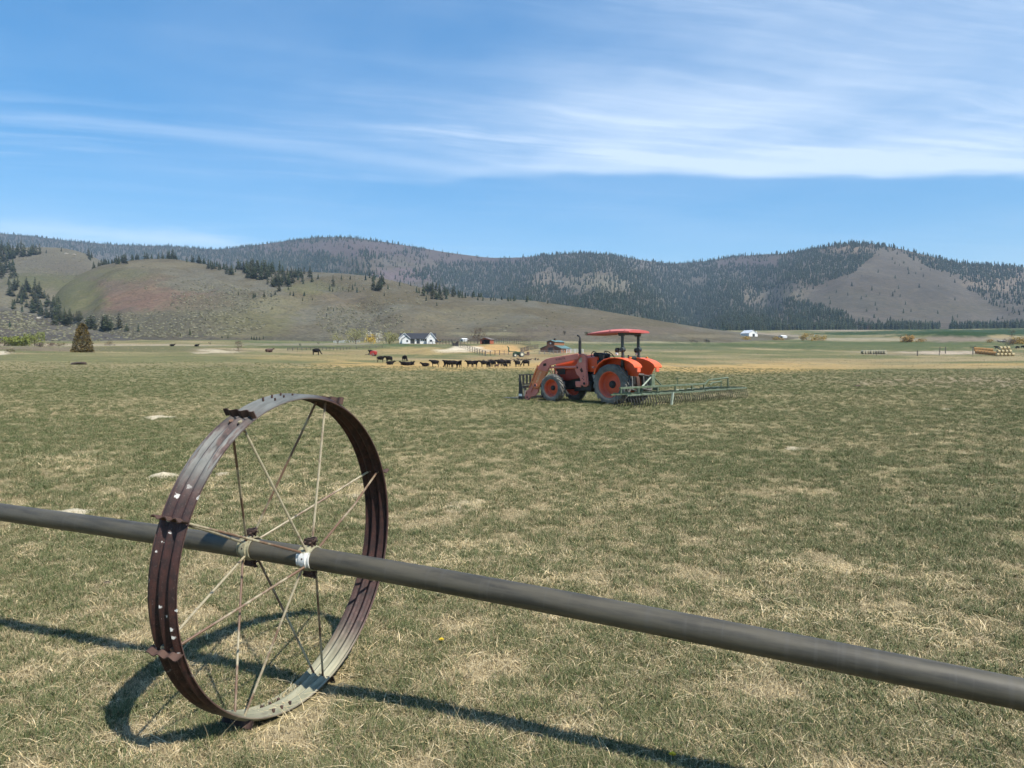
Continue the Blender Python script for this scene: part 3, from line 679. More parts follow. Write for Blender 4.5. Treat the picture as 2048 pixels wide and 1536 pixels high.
# ------------------------------------------------------------------ the wheel of the irrigation line and its pipe
WR = 0.75
WC = Vector((-1.06806, 3.52877, 0.72496)); WN = Vector((-0.91617, 0.39952, 0.03177)); WX = Vector((0.39972, 0.91664, 0.0)); WV = Vector((0.02912, -0.01270, 0.99950))
wheel = empty('irrigation_wheel_line', WC-WV*WR)
wheel.rotation_euler = Matrix((WX, WN, WV)).transposed().to_euler()
tag(wheel, 'rusty spoked steel irrigation wheel on a long grey pipe in the foreground grass', 'irrigation wheel')
def wheel_theta(g, tc):
    x, y, z = g.xyz(tc.outputs['Object'])
    return g.m('ARCTAN2', g.sub(z, WR), x), y
def arc(g, th, c_, w_, soft=0.18):
    d = g.m('ABSOLUTE', g.m('ARCTAN2', g.m('SINE', g.sub(th, R(c_))), g.m('COSINE', g.sub(th, R(c_)))))
    return g.ss(d, R(w_)+soft, R(w_)-soft)
def f_rim(g, b, tc):
    th, y = wheel_theta(g, tc); o = tc.outputs['Object']
    cyl = g.vec(g.mul(th, 0.75), y, 0.0)
    n1 = g.noise(g.mapping(cyl, (3.0, 26.0, 1)), 1.0, 5, 0.65); n2 = g.noise(o, 26.0, 5, 0.7); n3 = g.noise(o, 160.0, 3, 0.6); n4 = g.noise(o, 5.5, 3, 0.5)
    rust = g.mix(g.ss(n2, 0.35, 0.68), (.050, .018, .014), (.016, .008, .008))
    rust = g.mix(g.mul(g.ss(n1, 0.56, 0.72), 0.55), rust, (.15, .062, .035))
    rust = g.mix(g.mul(g.ss(n3, 0.60, 0.74), 0.5), rust, (.20, .15, .13))
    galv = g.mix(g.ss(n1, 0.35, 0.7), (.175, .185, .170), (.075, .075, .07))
    lich = g.mix(g.ss(n1, 0.35, 0.68), (.335, .315, .215), (.185, .185, .12))
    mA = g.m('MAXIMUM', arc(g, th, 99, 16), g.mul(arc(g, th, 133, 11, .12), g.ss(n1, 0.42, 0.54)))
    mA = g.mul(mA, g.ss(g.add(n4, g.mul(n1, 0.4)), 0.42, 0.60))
    mB = g.mul(arc(g, th, 270, 34, .25), g.ss(g.add(g.mul(n4, 0.6), g.mul(n1, 0.6)), 0.40, 0.58))
    mB = g.m('MAXIMUM', mB, arc(g, th, 272, 18, .2))
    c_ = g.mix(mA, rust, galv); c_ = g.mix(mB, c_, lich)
    edge = g.ss(g.m('ABSOLUTE', y), 0.0715, 0.0755)
    c_ = g.mix(g.mul(edge, 0.35), c_, (.22, .13, .10))
    wob = g.vec(g.mul(th, 0.75), g.add(y, g.mul(g.sub(n2, .5), .06)), g.mul(n4, .2))
    vd = g.vor(g.mapping(wob, (26, 34, 1)), 1.0); vc = g.vor(g.mapping(wob, (26, 34, 1)), 1.0, out=1)
    drop = g.mul(g.m('GREATER_THAN', g.xyz(vc)[0], 0.72), g.ss(g.add(vd, g.mul(n2, 0.9)), 0.72, 0.62))
    drop = g.mul(drop, arc(g, th, 176, 28, .1))
    c_ = g.mix(drop, c_, (.74, .73, .68))
    g.put(b.inputs['Base Color'], c_)
    b.inputs['Metallic'].default_value = 0.15
    g.put(b.inputs['Roughness'], g.add(0.42, g.mul(n2, 0.35)))
    g.put(b.inputs['Normal'], g.bump(g.add(n2, g.mul(n3, 0.4)), 0.25, 0.004))
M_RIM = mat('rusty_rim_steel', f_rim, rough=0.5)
def f_spoke(g, b, tc):
    o = tc.outputs['Object']; r = g.new('ShaderNodeObjectInfo').outputs['Random']
    n = g.noise(o, 7.0, 4, 0.6); n2 = g.noise(o, 60.0, 3, 0.6)
    c_ = g.mix(g.ss(g.add(n, g.mul(g.sub(r, 0.5), 0.35)), 0.46, 0.60), (.36, .31, .20), (.15, .085, .05))
    g.put(b.inputs['Base Color'], g.mix(g.mul(g.ss(n2, .5, .7), .4), c_, (.09, .06, .04)))
M_SPOKE = mat('weathered_spoke_steel', f_spoke, rough=0.55)
def f_hub(g, b, tc):
    o = tc.outputs['Object']; n = g.noise(o, 22.0, 5, 0.65); n2 = g.noise(o, 90.0, 3, .6)
    c_ = g.mix(g.ss(n, .40, .62), (.37, .34, .22), (.20, .17, .10)); c_ = g.mix(g.mul(g.ss(n2, .55, .7), .5), c_, (.10, .05, .03))
    g.put(b.inputs['Base Color'], c_)
M_HUB = mat('galvanised_hub', f_hub, rough=0.6)
def f_hubw(g, b, tc):
    x, y, z = g.xyz(tc.outputs['Object']); n = g.noise(tc.outputs['Object'], 55.0, 5, 0.7)
    base = g.mix(g.ss(n, .40, .62), (.36, .33, .21), (.17, .15, .09))
    m_ = g.mul(g.ss(g.add(g.sub(z, WR), g.mul(g.sub(n, .5), .06)), -.055, -.035), g.ss(g.add(g.sub(z, WR), g.mul(g.sub(n, .5), .05)), .022, .008))
    m_ = g.mul(m_, g.ss(x, .02, -.01))
    g.put(b.inputs['Base Color'], g.mix(m_, base, (.72, .71, .67)))
M_HUBW = mat('hub_with_bird_lime', f_hubw, rough=0.7)
M_RUST = mat('dark_rust', color=(.085, .045, .032), rough=0.85, two=(.03, .018, .014))
def f_pipe(g, b, tc):
    o = tc.outputs['Object']
    n = g.noise(g.mapping(o, (22, 2.2, 22)), 1.0, 6, .68); n2 = g.noise(g.mapping(o, (30, 30, 30)), 1.0, 4, .65); ring = g.noise(g.mapping(o, (2, 45, 2)), 1.0, 3, .5)
    c_ = g.mix(g.ss(n, .35, .7), (.088, .077, .053), (.036, .033, .025)); c_ = g.mix(g.mul(g.ss(n2, .52, .72), .35), c_, (.085, .074, .055))
    c_ = g.mix(g.mul(g.ss(ring, .55, .70), .40), c_, (.085, .078, .064))
    g.put(b.inputs['Base Color'], c_); b.inputs['Metallic'].default_value = .0
    g.put(b.inputs['Roughness'], g.add(.43, g.mul(n2, .25)))
    g.put(b.inputs['Normal'], g.bump(n2, .12, .003))
M_PIPE = mat('oxidised_aluminium_pipe', f_pipe, rough=.5)

# rim: rolled band with two grooves, inner and outer skin
prof_o = []
for i in range(25):
    w_ = -0.0765+0.153*i/24; q = i/24
    r_ = WR-0.006+0.0105*math.cos(2*math.pi*3*(q-1/6)-math.pi/3*0)*(1 if 0.02 < q < .98 else .4)
    prof_o.append((w_, r_))
prof = prof_o+[(w_, r_-0.0045) for (w_, r_) in reversed(prof_o)]
mb = MB(); mb.lathe(prof, 160, 'y', (0, 0, WR), closed=True)
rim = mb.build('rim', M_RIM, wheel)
def on_wheel(deg, r_, y=0.0):
    return Vector((r_*math.cos(R(deg)), y, WR+r_*math.sin(R(deg))))
# cleats across the tread: wavy strips standing proud
for k, a in enumerate((22, 68, 116, 157, 197.5, 244, 289, 334)):
    mb = MB(); rad_ = on_wheel(a, 1, 0)-Vector((0, 0, WR)); tan_ = Vector((-rad_.z, 0, rad_.x)); yv = Vector((0, 1, 0))
    n_ = 18; vs = []
    for i in range(n_+1):
        w_ = -0.086+0.172*i/n_; wob = 0.007*math.sin(i*2*math.pi/6)
        for (dr, dt) in ((-.006, 0), (.030, .004), (.030, .008), (-.006, .005)):
            vs.append(Vector((0, 0, WR))+rad_*(WR+.002+dr)+tan_*(dt+wob)+yv*w_)
    fs = [(i*4+j, i*4+(j+1) % 4, i*4+4+(j+1) % 4, i*4+4+j) for i in range(n_) for j in range(4)]+[(0, 1, 2, 3), (n_*4+3, n_*4+2, n_*4+1, n_*4)]
    mb._add(vs, fs); mb.build('cleat', M_RUST, rim, smooth=False)
for a in (93, 97.5, 102, 259, 263.5, 268):
    for y in (-.035, .035):
        mb = MB(); d_ = on_wheel(a, 1)-Vector((0, 0, WR))
        mb.tube([Vector((0, 0, WR))+d_*(WR-.026)+Vector((0, y, 0)), Vector((0, 0, WR))+d_*(WR-.013)+Vector((0, y, 0))], .0075, 6)
        mb.tube([Vector((0, 0, WR))+d_*(WR-.016)+Vector((0, y, 0)), Vector((0, 0, WR))+d_*(WR+.011)+Vector((0, y, 0))], .0045, 6)
        mb.build('bolt_or_hole_shade', M_RUST, rim, smooth=False)
# pipe with its natural sag; s runs towards the right
SAG = [(-11,-.34),(-8,-.22),(-5,-.135),(-3,-.085),(-2,-.061),(-1,-.036),(-.5,-.025),(0,-.0185),(.5,-.017),(1,-.020),(2,-.037),(3,-.063),(4,-.10),(5.5,-.17),(7,-.26)]
_ss = np.linspace(-11, 7, 120); _sz = np.interp(_ss, [a for a, _ in SAG], [b for _, b in SAG])
_sz = np.convolve(np.pad(_sz, 3, mode='edge'), np.ones(7)/7, 'valid')
mb = MB(); mb.tube([(0, -s_, WR+z_) for s_, z_ in zip(_ss, _sz)], .051, 28)
mb.build('pipe', M_PIPE, wheel)
SPK = (22.7, 73.4, 119.4, 157.4, 197.0, 244.2, 288.0, 334.0)
pz = -.018
for hub_s, mh, ry in ((-.245, M_HUB, .020), (.118, M_HUBW, -.030)):
    hy = -hub_s
    mb = MB(); mb.lathe([(hy-.036, .0525), (hy-.036, .058), (hy-.031, .0585), (hy-.031, .0555), (hy-.020, .0555), (hy-.018, .062), (hy+.018, .062), (hy+.020, .0555), (hy+.031, .0555), (hy+.031, .0585), (hy+.036, .058), (hy+.036, .0525)], 32, 'y', (0, 0, WR+pz), closed=True)
    hub = mb.build('hub_clamp', mh, wheel)
    for sg in (1, -1):                                   # bolted ears above and below the pipe
        mb = MB(); zc = WR+pz+sg*.074
        mb.box((-.010, hy, zc), (.007, .052, .034)); mb.box((.012, hy, zc), (.007, .052, .034))
        mb.tube([(-.028, hy-.016, zc+sg*.002), (.034, hy-.016, zc+sg*.002)], .0055, 6); mb.tube([(-.028, hy+.016, zc+sg*.002), (.034, hy+.016, zc+sg*.002)], .0055, 6)
        mb.tube([(-.012, hy-.028, zc+sg*.004), (-.006, hy-.034, zc+sg*.017), (.012, hy-.030, zc+sg*.020), (.026, hy-.006, zc+sg*.018), (.030, hy+.018, zc+sg*.010), (.022, hy+.032, zc)], .0055, 6)
        mb.build('clamp_ear', M_RUST, hub, bevel=.0015)
    for a in range(0, 360, 40):                          # raised dark discs paint in the shade of the clamp holes
        mb = MB(); d_ = Vector((math.cos(R(a+12)), 0, math.sin(R(a+12))))
        mb.tube([Vector((0, hy-.003, WR+pz))+d_*.0612, Vector((0, hy-.003, WR+pz))+d_*.0630], .0042, 8)
        mb.build('bolt_or_hole_shade', M_RUST, hub, smooth=False)
    for k, a in enumerate(SPK):
        p0 = Vector((0, hy+(.012 if k % 2 else -.012), WR+pz))+Vector((math.cos(R(a-14 if k % 2 else a+14)), 0, math.sin(R(a-14 if k % 2 else a+14))))*.058
        p1 = on_wheel(a, WR-.002, ry)
        pts = [p0, p1]
        if k == 0 and hub_s > 0:
            mid = p0.lerp(p1, .58); pts = [p0, p0.lerp(p1, .3)+Vector((0, 0, -.006)), mid+Vector((0, 0, -.018)), p0.lerp(p1, .66)+Vector((0, 0, -.013)), p1]
        else:
            w_ = Vector((rng.uniform(-.004, .004), 0, rng.uniform(-.004, .004))); pts = [p0, p0.lerp(p1, .5)+w_, p1]
        mb = MB(); mb.tube(pts, .0058, 8)
        dd = (p1-p0).normalized(); mb.tube([p1-dd*.010, p1+dd*.004], .010, 8)
        mb.build('spoke', M_SPOKE, wheel)
# ------------------------------------------------------------------ grass and straw: instances on points
def scatter(name, pts, yaw, scale, meshes, label, cat_, tilt=None):
    n = len(pts); me = bpy.data.meshes.new(name)
    me.vertices.add(n); me.vertices.foreach_set('co', np.ascontiguousarray(pts, dtype=np.float32).ravel())
    a = me.attributes.new('rot', 'FLOAT_VECTOR', 'POINT')
    rv = np.zeros((n, 3), np.float32); rv[:, 2] = yaw
    if tilt is not None: rv[:, :2] = tilt
    a.data.foreach_set('vector', rv.ravel())
    a = me.attributes.new('scl', 'FLOAT', 'POINT'); a.data.foreach_set('value', np.asarray(scale, dtype=np.float32))
    src = bpy.data.collections.new(name+'_kinds')
    for i, m_ in enumerate(meshes):
        src.objects.link(bpy.data.objects.new('%s_kind' % name, m_))
    o = link(name, me, None, None, kind='stuff', label=label, cat=cat_)
    ng = bpy.data.node_groups.new(name, 'GeometryNodeTree')
    ng.interface.new_socket('Geometry', in_out='INPUT', socket_type='NodeSocketGeometry')
    ng.interface.new_socket('Geometry', in_out='OUTPUT', socket_type='NodeSocketGeometry')
    N_ = ng.nodes.new; L_ = ng.links.new
    gi, go = N_('NodeGroupInput'), N_('NodeGroupOutput'); iop = N_('GeometryNodeInstanceOnPoints')
    ci = N_('GeometryNodeCollectionInfo'); ci.inputs['Collection'].default_value = src
    ci.inputs['Separate Children'].default_value = True; ci.inputs['Reset Children'].default_value = True
    ra = N_('GeometryNodeInputNamedAttribute'); ra.data_type = 'FLOAT_VECTOR'; ra.inputs['Name'].default_value = 'rot'
    sa = N_('GeometryNodeInputNamedAttribute'); sa.data_type = 'FLOAT'; sa.inputs['Name'].default_value = 'scl'
    mp = N_('GeometryNodeMeshToPoints')
    L_(gi.outputs[0], mp.inputs[0]); L_(mp.outputs[0], iop.inputs['Points']); L_(ci.outputs[0], iop.inputs['Instance']); iop.inputs['Pick Instance'].default_value = True
    L_(ra.outputs['Attribute'], iop.inputs['Rotation']); L_(sa.outputs['Attribute'], iop.inputs['Scale']); L_(iop.outputs[0], go.inputs[0])
    md = o.modifiers.new('scatter', 'NODES'); md.node_group = ng
    return o
def blade_mesh(n, hmin, hmax, wmin, wmax, spread, lean, seed, flat=0.0, segs=3):
    q = np.random.default_rng(seed); V = []; F = []
    for i in range(n):
        a = q.uniform(0, 6.28); r_ = spread*math.sqrt(q.random()); p = np.array([math.cos(a)*r_, math.sin(a)*r_, 0.0])
        h = q.uniform(hmin, hmax); w_ = q.uniform(wmin, wmax); d = q.uniform(0, 6.28); le = lean*q.uniform(.3, 1.0)*h
        bend = q.uniform(.2, 1.0); s_ = np.array([-math.sin(d), math.cos(d), 0]); dr = np.array([math.cos(d), math.sin(d), 0])
        tw = q.uniform(-1, 1); s_ = s_*math.cos(tw)+dr*math.sin(tw)*0.6
        o = len(V)
        for k in range(segs+1):
            t = k/segs
            c_ = p+dr*le*(t**(1+bend))+np.array([0, 0, h*(1-flat)*(t-0.25*lean*t*t)])
            if flat: c_ = c_+dr*0+np.array([0, 0, 0.004+0.012*math.sin(t*3.1+d)])
            ww = w_*(1-t*0.85) if k < segs else w_*0.08
            V += [c_-s_*ww, c_+s_*ww]
        for k in range(segs): F.append((o+2*k, o+2*k+1, o+2*k+3, o+2*k+2))
    return np_mesh('tuft', np.array(V), np.array(F))
def f_blade(c1, c2, c3):
    def fn(g, b, tc):
        r = g.new('ShaderNodeObjectInfo').outputs['Random']; n = g.noise(tc.outputs['Object'], 55.0, 2, .5)
        c_ = g.mix(r, c1, c2); c_ = g.mix(g.ss(n, .48, .68), c_, c3)
        g.put(b.inputs['Base Color'], c_)
        b.inputs['Subsurface Weight'].default_value = 0.0
    return fn
M_GRASS = mat('pasture_grass', f_blade((.070, .098, .030), (.128, .142, .053), (.22, .20, .10)), rough=.6, spec=.25)
M_DRY = mat('dead_grass', f_blade((.38, .300, .165), (.26, .208, .115), (.54, .45, .28)), rough=.7, spec=.2)
M_STRAW = mat('loose_straw', f_blade((.66, .50, .25), (.55, .42, .22), (.72, .61, .40)), rough=.6, spec=.25)
green = []; dry = []; straw = []
for i in range(6):
    m_ = blade_mesh(40, .014, .058, .0012, .0027, .055, .9, 100+i); m_.materials.append(M_GRASS); green.append(m_)
    m_ = blade_mesh(26, .012, .050, .0008, .0019, .060, 1.5, 200+i); m_.materials.append(M_DRY); dry.append(m_)
    m_ = blade_mesh(8, .05, .22, .0014, .0027, .12, 1.0, 300+i, flat=.93); m_.materials.append(M_STRAW); straw.append(m_)
def field(n, y0, y1, power=1.0):
    """random spots on the part of the pasture around the view"""
    u = rng.random(n*2)**power; yy = y0*(y1/y0)**u if power == 1.0 else y0+(y1-y0)*u
    xx = rng.uniform(-.78, .78, n*2)*yy+rng.uniform(-1.2, 1.2, n*2)
    return xx[:n], yy[:n]
def veg_mask(x, y):
    D = np.hypot(x, y); p_ = fbm(x*0.22, y*0.22, 4); d_ = fbm(x*0.10+31, y*0.28+7, 4); f_ = fbm(x*1.3, y*1.3, 3)
    return sstep(p_*0.55+d_*0.55+f_*0.12+0.10*sstep(D, 16, 6)-0.07*sstep(D, 12, 30), 0.46, 0.84)
def layer(name, n, y0, y1, kinds, s0, s1, want, label, cat_, tl=.15):
    x, y = field(n, y0, y1); t = veg_mask(x, y); clump = fbm(x*3.1, y*3.1, 2)
    keep = rng.random(len(x)) < want(t, clump)
    x, y = x[keep], y[keep]
    rx_ = (x-WC.x)*WX.x+(y-WC.y)*WX.y; ry_ = (x-WC.x)*WN.x+(y-WC.y)*WN.y
    clear = ~((np.abs(rx_) < .36) & (ry_ > -.16) & (ry_ < .10))
    x, y = x[clear], y[clear]
    P_ = np.c_[x, y, ground_z(x, y)-.002]
    sc = rng.uniform(s0, s1, len(x))*np.clip(np.hypot(x, y)/7.0, 1.0, 9.0)**0.36
    return scatter(name, P_, rng.uniform(0, 6.28, len(x)), sc, kinds, label, cat_, tilt=rng.uniform(-tl, tl, (len(x), 2)))
layer('grass', 140000, 2.3, 110, green, .7, 1.35, lambda t, c_: np.clip(1.0-.45*t, 0, 1)*sstep(c_, .18, .50), 'short green grass over the pasture', 'grass')
layer('grass', 105000, 2.3, 90, dry, .7, 1.3, lambda t, c_: .58+.40*t, 'short bleached dead grass between the green', 'dead grass', .3)
layer('straw', 52000, 2.3, 45, straw, .6, 1.3, lambda t, c_: .5+.5*t, 'loose pale straw lying over the pasture', 'straw', .12)

# hay drifts and standing dry stems
hp = []
for (cx_, cy_, rx, ry, n_) in [(910,1095,55,14,90),(1480,1200,60,14,70),(1700,1150,150,14,120),(1890,1175,90,12,60),(700,985,90,18,120),(560,975,120,14,90),(140,925,150,18,130),(330,970,60,10,40),(1050,1110,90,10,50),(880,1135,60,12,50),(950,1190,90,10,60),(1620,1240,110,14,90),(1800,1255,90,12,70),(1880,1290,80,14,60),(1100,1170,90,10,50),(60,1085,60,10,30),(1250,1010,120,12,60),(950,1015,70,14,60),(1560,1140,90,10,60),(640,1180,50,12,40)]:
    for _ in range(n_):
        a = rng.uniform(0, 6.28); r_ = rng.normal(0, .6); px_, rw_ = cx_+rx*r_*math.cos(a), cy_+ry*r_*math.sin(a)
        yy = EYE*FPX/max(rw_-HOR, 60); hp.append(((px_-1024)/FPX*yy, yy))
hp = np.array(hp); hz0 = ground_z(hp[:, 0], hp[:, 1])
scatter('straw', np.c_[hp, hz0+rng.uniform(0, .012, len(hp))], rng.uniform(0, 6.28, len(hp)), rng.uniform(.7, 1.5, len(hp))*np.clip(hp[:, 1]/6, 1, 3)**.5, straw, 'drifts of golden hay left on the grass', 'hay', tilt=rng.uniform(-.2, .2, (len(hp), 2)))
stems = []
for i in range(5):
    m_ = blade_mesh(3, .10, .27, .0010, .0015, .05, .9, 400+i, segs=6); m_.materials.append(M_DRY); stems.append(m_)
xs, ys = field(900, 2.4, 26); zs = ground_z(xs, ys)
scatter('dry_stems', np.c_[xs, ys, zs], rng.uniform(0, 6.28, len(xs)), rng.uniform(.5, 1.15, len(xs)), stems, 'thin dry seed stems standing above the grass', 'dry stems', tilt=rng.uniform(-.4, .4, (len(xs), 2)))
# ------------------------------------------------------------------ the red tractor with loader and forks
def paint_mat(name, c1, c2, rough=.45, dust=.35, spec=.5):
    def fn(g, b, tc):
        o = tc.outputs['Object']; n = g.noise(o, 2.2, 4, .6); n2 = g.noise(o, 28.0, 4, .65)
        nz = g.xyz(g.new('ShaderNodeNewGeometry').outputs['Normal'])[2]
        c_ = g.mix(g.ss(n, .35, .7), c1, c2)
        c_ = g.mix(g.mul(g.ss(n2, .50, .75), dust), c_, (.30, .22, .16))
        c_ = g.mix(g.mul(g.ss(nz, .3, .9), dust*.6), c_, (.46, .36, .28))
        g.put(b.inputs['Base Color'], c_); g.put(b.inputs['Roughness'], g.add(rough, g.mul(n2, .25)))
    return mat(name, fn, rough=rough, spec=spec)
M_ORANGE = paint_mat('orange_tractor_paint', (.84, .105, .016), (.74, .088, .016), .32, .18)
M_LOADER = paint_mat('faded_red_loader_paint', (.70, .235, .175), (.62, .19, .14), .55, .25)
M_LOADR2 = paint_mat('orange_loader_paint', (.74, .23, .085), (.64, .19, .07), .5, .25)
M_CANOPY = paint_mat('sun_bleached_red_plastic', (.55, .115, .10), (.49, .095, .085), .5, .22)
M_RIMRED = paint_mat('orange_wheel_paint', (.74, .135, .06), (.66, .115, .05), .45, .25)
M_DARK = mat('dark_oily_castings', color=(.022, .022, .021), rough=.7, two=(.045, .043, .038))
M_BLACK = mat('black_plastic', color=(.014, .014, .014), rough=.5, two=(.025, .025, .024))
M_ROPS = mat('dark_grey_green_frame', color=(.035, .045, .045), rough=.45, two=(.05, .06, .058))
M_STEEL = mat('bare_steel', color=(.33, .32, .29), rough=.45, metal=.5, two=(.20, .19, .17))
M_GREENP = mat('faded_green_paint', color=(.085, .115, .060), rough=.6, two=(.15, .18, .125))
M_PALEG = mat('chalky_green_paint', color=(.33, .37, .29), rough=.7, two=(.22, .26, .18))
M_WHITE = mat('white_paint', color=(.76, .76, .73), rough=.6, two=(.66, .66, .62))
M_AMBER = mat('amber_lens', color=(.75, .22, .03), rough=.25)
M_LENS = mat('clear_lens', color=(.72, .74, .72), rough=.12)
def f_tyre(g, b, tc):
    n = g.noise(tc.outputs['Object'], 5.0, 4, .6); n2 = g.noise(tc.outputs['Object'], 30.0, 3, .6)
    c_ = g.mix(g.ss(n, .35, .7), (.175, .168, .148), (.100, .096, .086)); c_ = g.mix(g.mul(g.ss(n2, .5, .72), .5), c_, (.25, .23, .185))
    g.put(b.inputs['Base Color'], c_)
M_TYRE = mat('dusty_tyre_rubber', f_tyre, rough=.85, spec=.25)

def ag_wheel(parent, c, Rr, w, rimr, nl, side, mrim, dish, hubm):
    """one wheel: disc with hub, tyre and rim under it; side = +1 outward left"""
    x, y, z = c; mb = MB()
    yo = side*w*.5
    d0 = y+yo*dish
    mb.lathe([(d0, .02), (d0, rimr*.42), (d0-side*.03, rimr*.55), (d0-side*.05, rimr*.80), (d0-side*.02, rimr*.93), (d0-side*.04, rimr*.93), (d0-side*.07, rimr*.80), (d0-side*.05, rimr*.5), (d0-side*.03, .02)], 28, 'y', (x, 0, z), closed=True)
    wh = mb.build('wheel', mrim, parent)
    mb = MB(); h0 = d0+side*.005
    mb.lathe([(h0, .0), (h0+side*.075, .001), (h0+side*.075, rimr*.16), (h0+side*.03, rimr*.20), (h0+side*.03, rimr*.30), (h0, rimr*.31)], 16, 'y', (x, 0, z))
    for k in range(8):
        a = k*math.pi/4; mb.tube([(x+math.cos(a)*rimr*.25, h0+side*.02, z+math.sin(a)*rimr*.25), (x+math.cos(a)*rimr*.25, h0+side*.055, z+math.sin(a)*rimr*.25)], .014, 6)
    mb.build('hub', hubm, wh)
    mb = MB()
    pr = [(-.46, rimr*1.04), (-.44, rimr*1.0), (-.40, rimr*.985), (-.30, rimr*.93), (.30, rimr*.93), (.40, rimr*.985), (.44, rimr*1.0), (.46, rimr*1.04), (.44, rimr*1.06), (.40, rimr*1.02), (-.40, rimr*1.02), (-.44, rimr*1.06)]
    mb.lathe([(y+a*w, r_) for a, r_ in pr], 40, 'y', (x, 0, z), closed=True)
    mb.build('rim', mrim, wh)
    mb = MB(); rc = Rr-.045*Rr/.7
    pr = [(-.42, rimr*1.0), (-.47, rimr*1.08), (-.52, (rimr+rc)*.5), (-.48, rc*.945), (-.38, rc*.985), (0, rc), (.38, rc*.985), (.48, rc*.945), (.52, (rimr+rc)*.5), (.47, rimr*1.08), (.42, rimr*1.0)]
    mb.lathe([(y+a*w, r_) for a, r_ in pr], 56, 'y', (x, 0, z), closed=True)
    for k in range(nl):                                    # chevron lugs, left and right staggered
        for s_ in (1, -1):
            a0 = 2*math.pi*(k+(.5 if s_ > 0 else 0))/nl; vs = []
            for q, (ya, da, rt) in enumerate(((.03, 0, 1.0), (.28, .16, .995), (.47, .30, .965), (.525, .36, .90))):
                wd = .055
                for (rr_, dd) in ((rc*.955*rt, -wd), (Rr*rt, -wd*.62), (Rr*rt, wd*.62), (rc*.955*rt, wd)):
                    a = a0-da+dd*.75/Rr*1.0
                    vs.append((x+math.cos(a)*rr_, y+s_*ya*w, z+math.sin(a)*rr_))
            fs = [(q*4+j, q*4+(j+1) % 4, q*4+4+(j+1) % 4, q*4+4+j) for q in range(3) for j in range(4)]+[(0, 1, 2, 3), (15, 14, 13, 12)]
            mb._add(vs, fs)
    mb.build('tyre', M_TYRE, wh)
    return wh

T_O = (3.98884, 26.58508); T_A = math.atan2(math.sin(R(43)), -math.cos(R(43)))
tz = float(ground_z(*T_O))
trac = empty('tractor', (T_O[0], T_O[1], tz-.01), T_A, label='red orange tractor with front loader forks and a faded red canopy on the pasture', cat='tractor')
for s_ in (1, -1):
    ag_wheel(trac, (0, s_*.66, .72), .725, .39, .445, 19, s_, M_RIMRED, -.15, M_DARK)
    ag_wheel(trac, (2.70, s_*.67, .525), .535, .29, .315, 17, s_, M_RIMRED, -.05, M_DARK)
# backbone: engine, gearbox, axles
mb = MB(); mb.box((1.9, 0, .80), (1.9, .40, .52)); mb.box((.45, 0, .82), (1.3, .46, .50)); mb.box((2.70, 0, .52), (.22, 1.02, .16)); mb.box((0, 0, .74), (.44, .98, .30)); mb.box((2.6, 0, .68), (.7, .34, .22)); mb.box((1.5, 0, .5), (1.2, .34, .2))
mb.tube([(-.02, -.52, .72), (-.02, .52, .72)], .14, 14); mb.box((1.3, .36, .62), (.5, .26, .34)); mb.box((1.3, -.36, .62), (.5, .26, .34)); mb.box((2.15, 0, 1.10), (1.35, .50, .30)); mb.box((1.02, .30, .98), (.16, .14, .30)); mb.box((.85, .30, .86), (.2, .2, .14))
mb.build('chassis', M_DARK, trac, bevel=.02)
mb = MB(); mb.box((.98, .39, .98), (.10, .05, .12)); mb.box((.86, .40, .92), (.10, .04, .08)); mb.box((.93, .37, .84), (.22, .03, .03)); mb.tube([(1.12, .36, 1.06), (1.0, .40, .90), (.9, .40, .78)], .018, 6)
mb.build('valve_block', M_STEEL, trac, bevel=.006)
# hood: lofted shell
def loft(sections, name, m, parent, bevel=0):
    mb = MB(); n = len(sections[0]); vs = [p for s_ in sections for p in s_]
    fs = [(i*n+j, i*n+(j+1) % n, (i+1)*n+(j+1) % n, (i+1)*n+j) for i in range(len(sections)-1) for j in range(n)]
    fs += [tuple(range(n-1, -1, -1)), tuple(range((len(sections)-1)*n, len(sections)*n))]
    mb._add(vs, fs); return mb.build(name, m, parent, bevel=bevel)
def hood_sec(x, hw, z0, z1, rd):
    return [(x, -hw, z0), (x, -hw*1.02, (z0+z1)*.5), (x, -hw, z1-rd), (x, -hw+rd*.5, z1-rd*.25), (x, -hw*.45, z1), (x, hw*.45, z1), (x, hw-rd*.5, z1-rd*.25), (x, hw, z1-rd), (x, hw*1.02, (z0+z1)*.5), (x, hw, z0)]
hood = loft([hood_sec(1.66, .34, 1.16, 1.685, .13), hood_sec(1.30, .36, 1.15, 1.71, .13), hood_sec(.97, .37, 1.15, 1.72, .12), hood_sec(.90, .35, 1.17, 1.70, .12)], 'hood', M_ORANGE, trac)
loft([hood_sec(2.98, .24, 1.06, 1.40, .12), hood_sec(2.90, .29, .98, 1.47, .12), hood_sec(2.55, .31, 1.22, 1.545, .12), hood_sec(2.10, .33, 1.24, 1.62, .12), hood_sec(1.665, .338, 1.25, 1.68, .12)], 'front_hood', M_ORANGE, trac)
mb = MB(); mb.prism([(2.96, .86), (2.30, .80), (1.72, .92), (1.66, 1.16), (2.02, 1.24), (2.9, 1.12)], .27, .30); mb.prism([(2.96, .86), (2.30, .80), (1.72, .92), (1.66, 1.16), (2.02, 1.24), (2.9, 1.12)], -.30, -.27)
mb.build('side_panel', paint_mat('deep_red_panel', (.33, .035, .015), (.26, .028, .014), .4, .15), trac, bevel=.005)
mb = MB(); mb.box((3.0, 0, 1.18), (.04, .46, .40)); mb.prism([(2.86, 1.24), (2.42, 1.26), (2.40, 1.04), (2.84, 1.02)], .30, .318); mb.prism([(2.86, 1.24), (2.42, 1.26), (2.40, 1.04), (2.84, 1.02)], -.318, -.30)
mb.build('grille', M_BLACK, trac, bevel=.004)
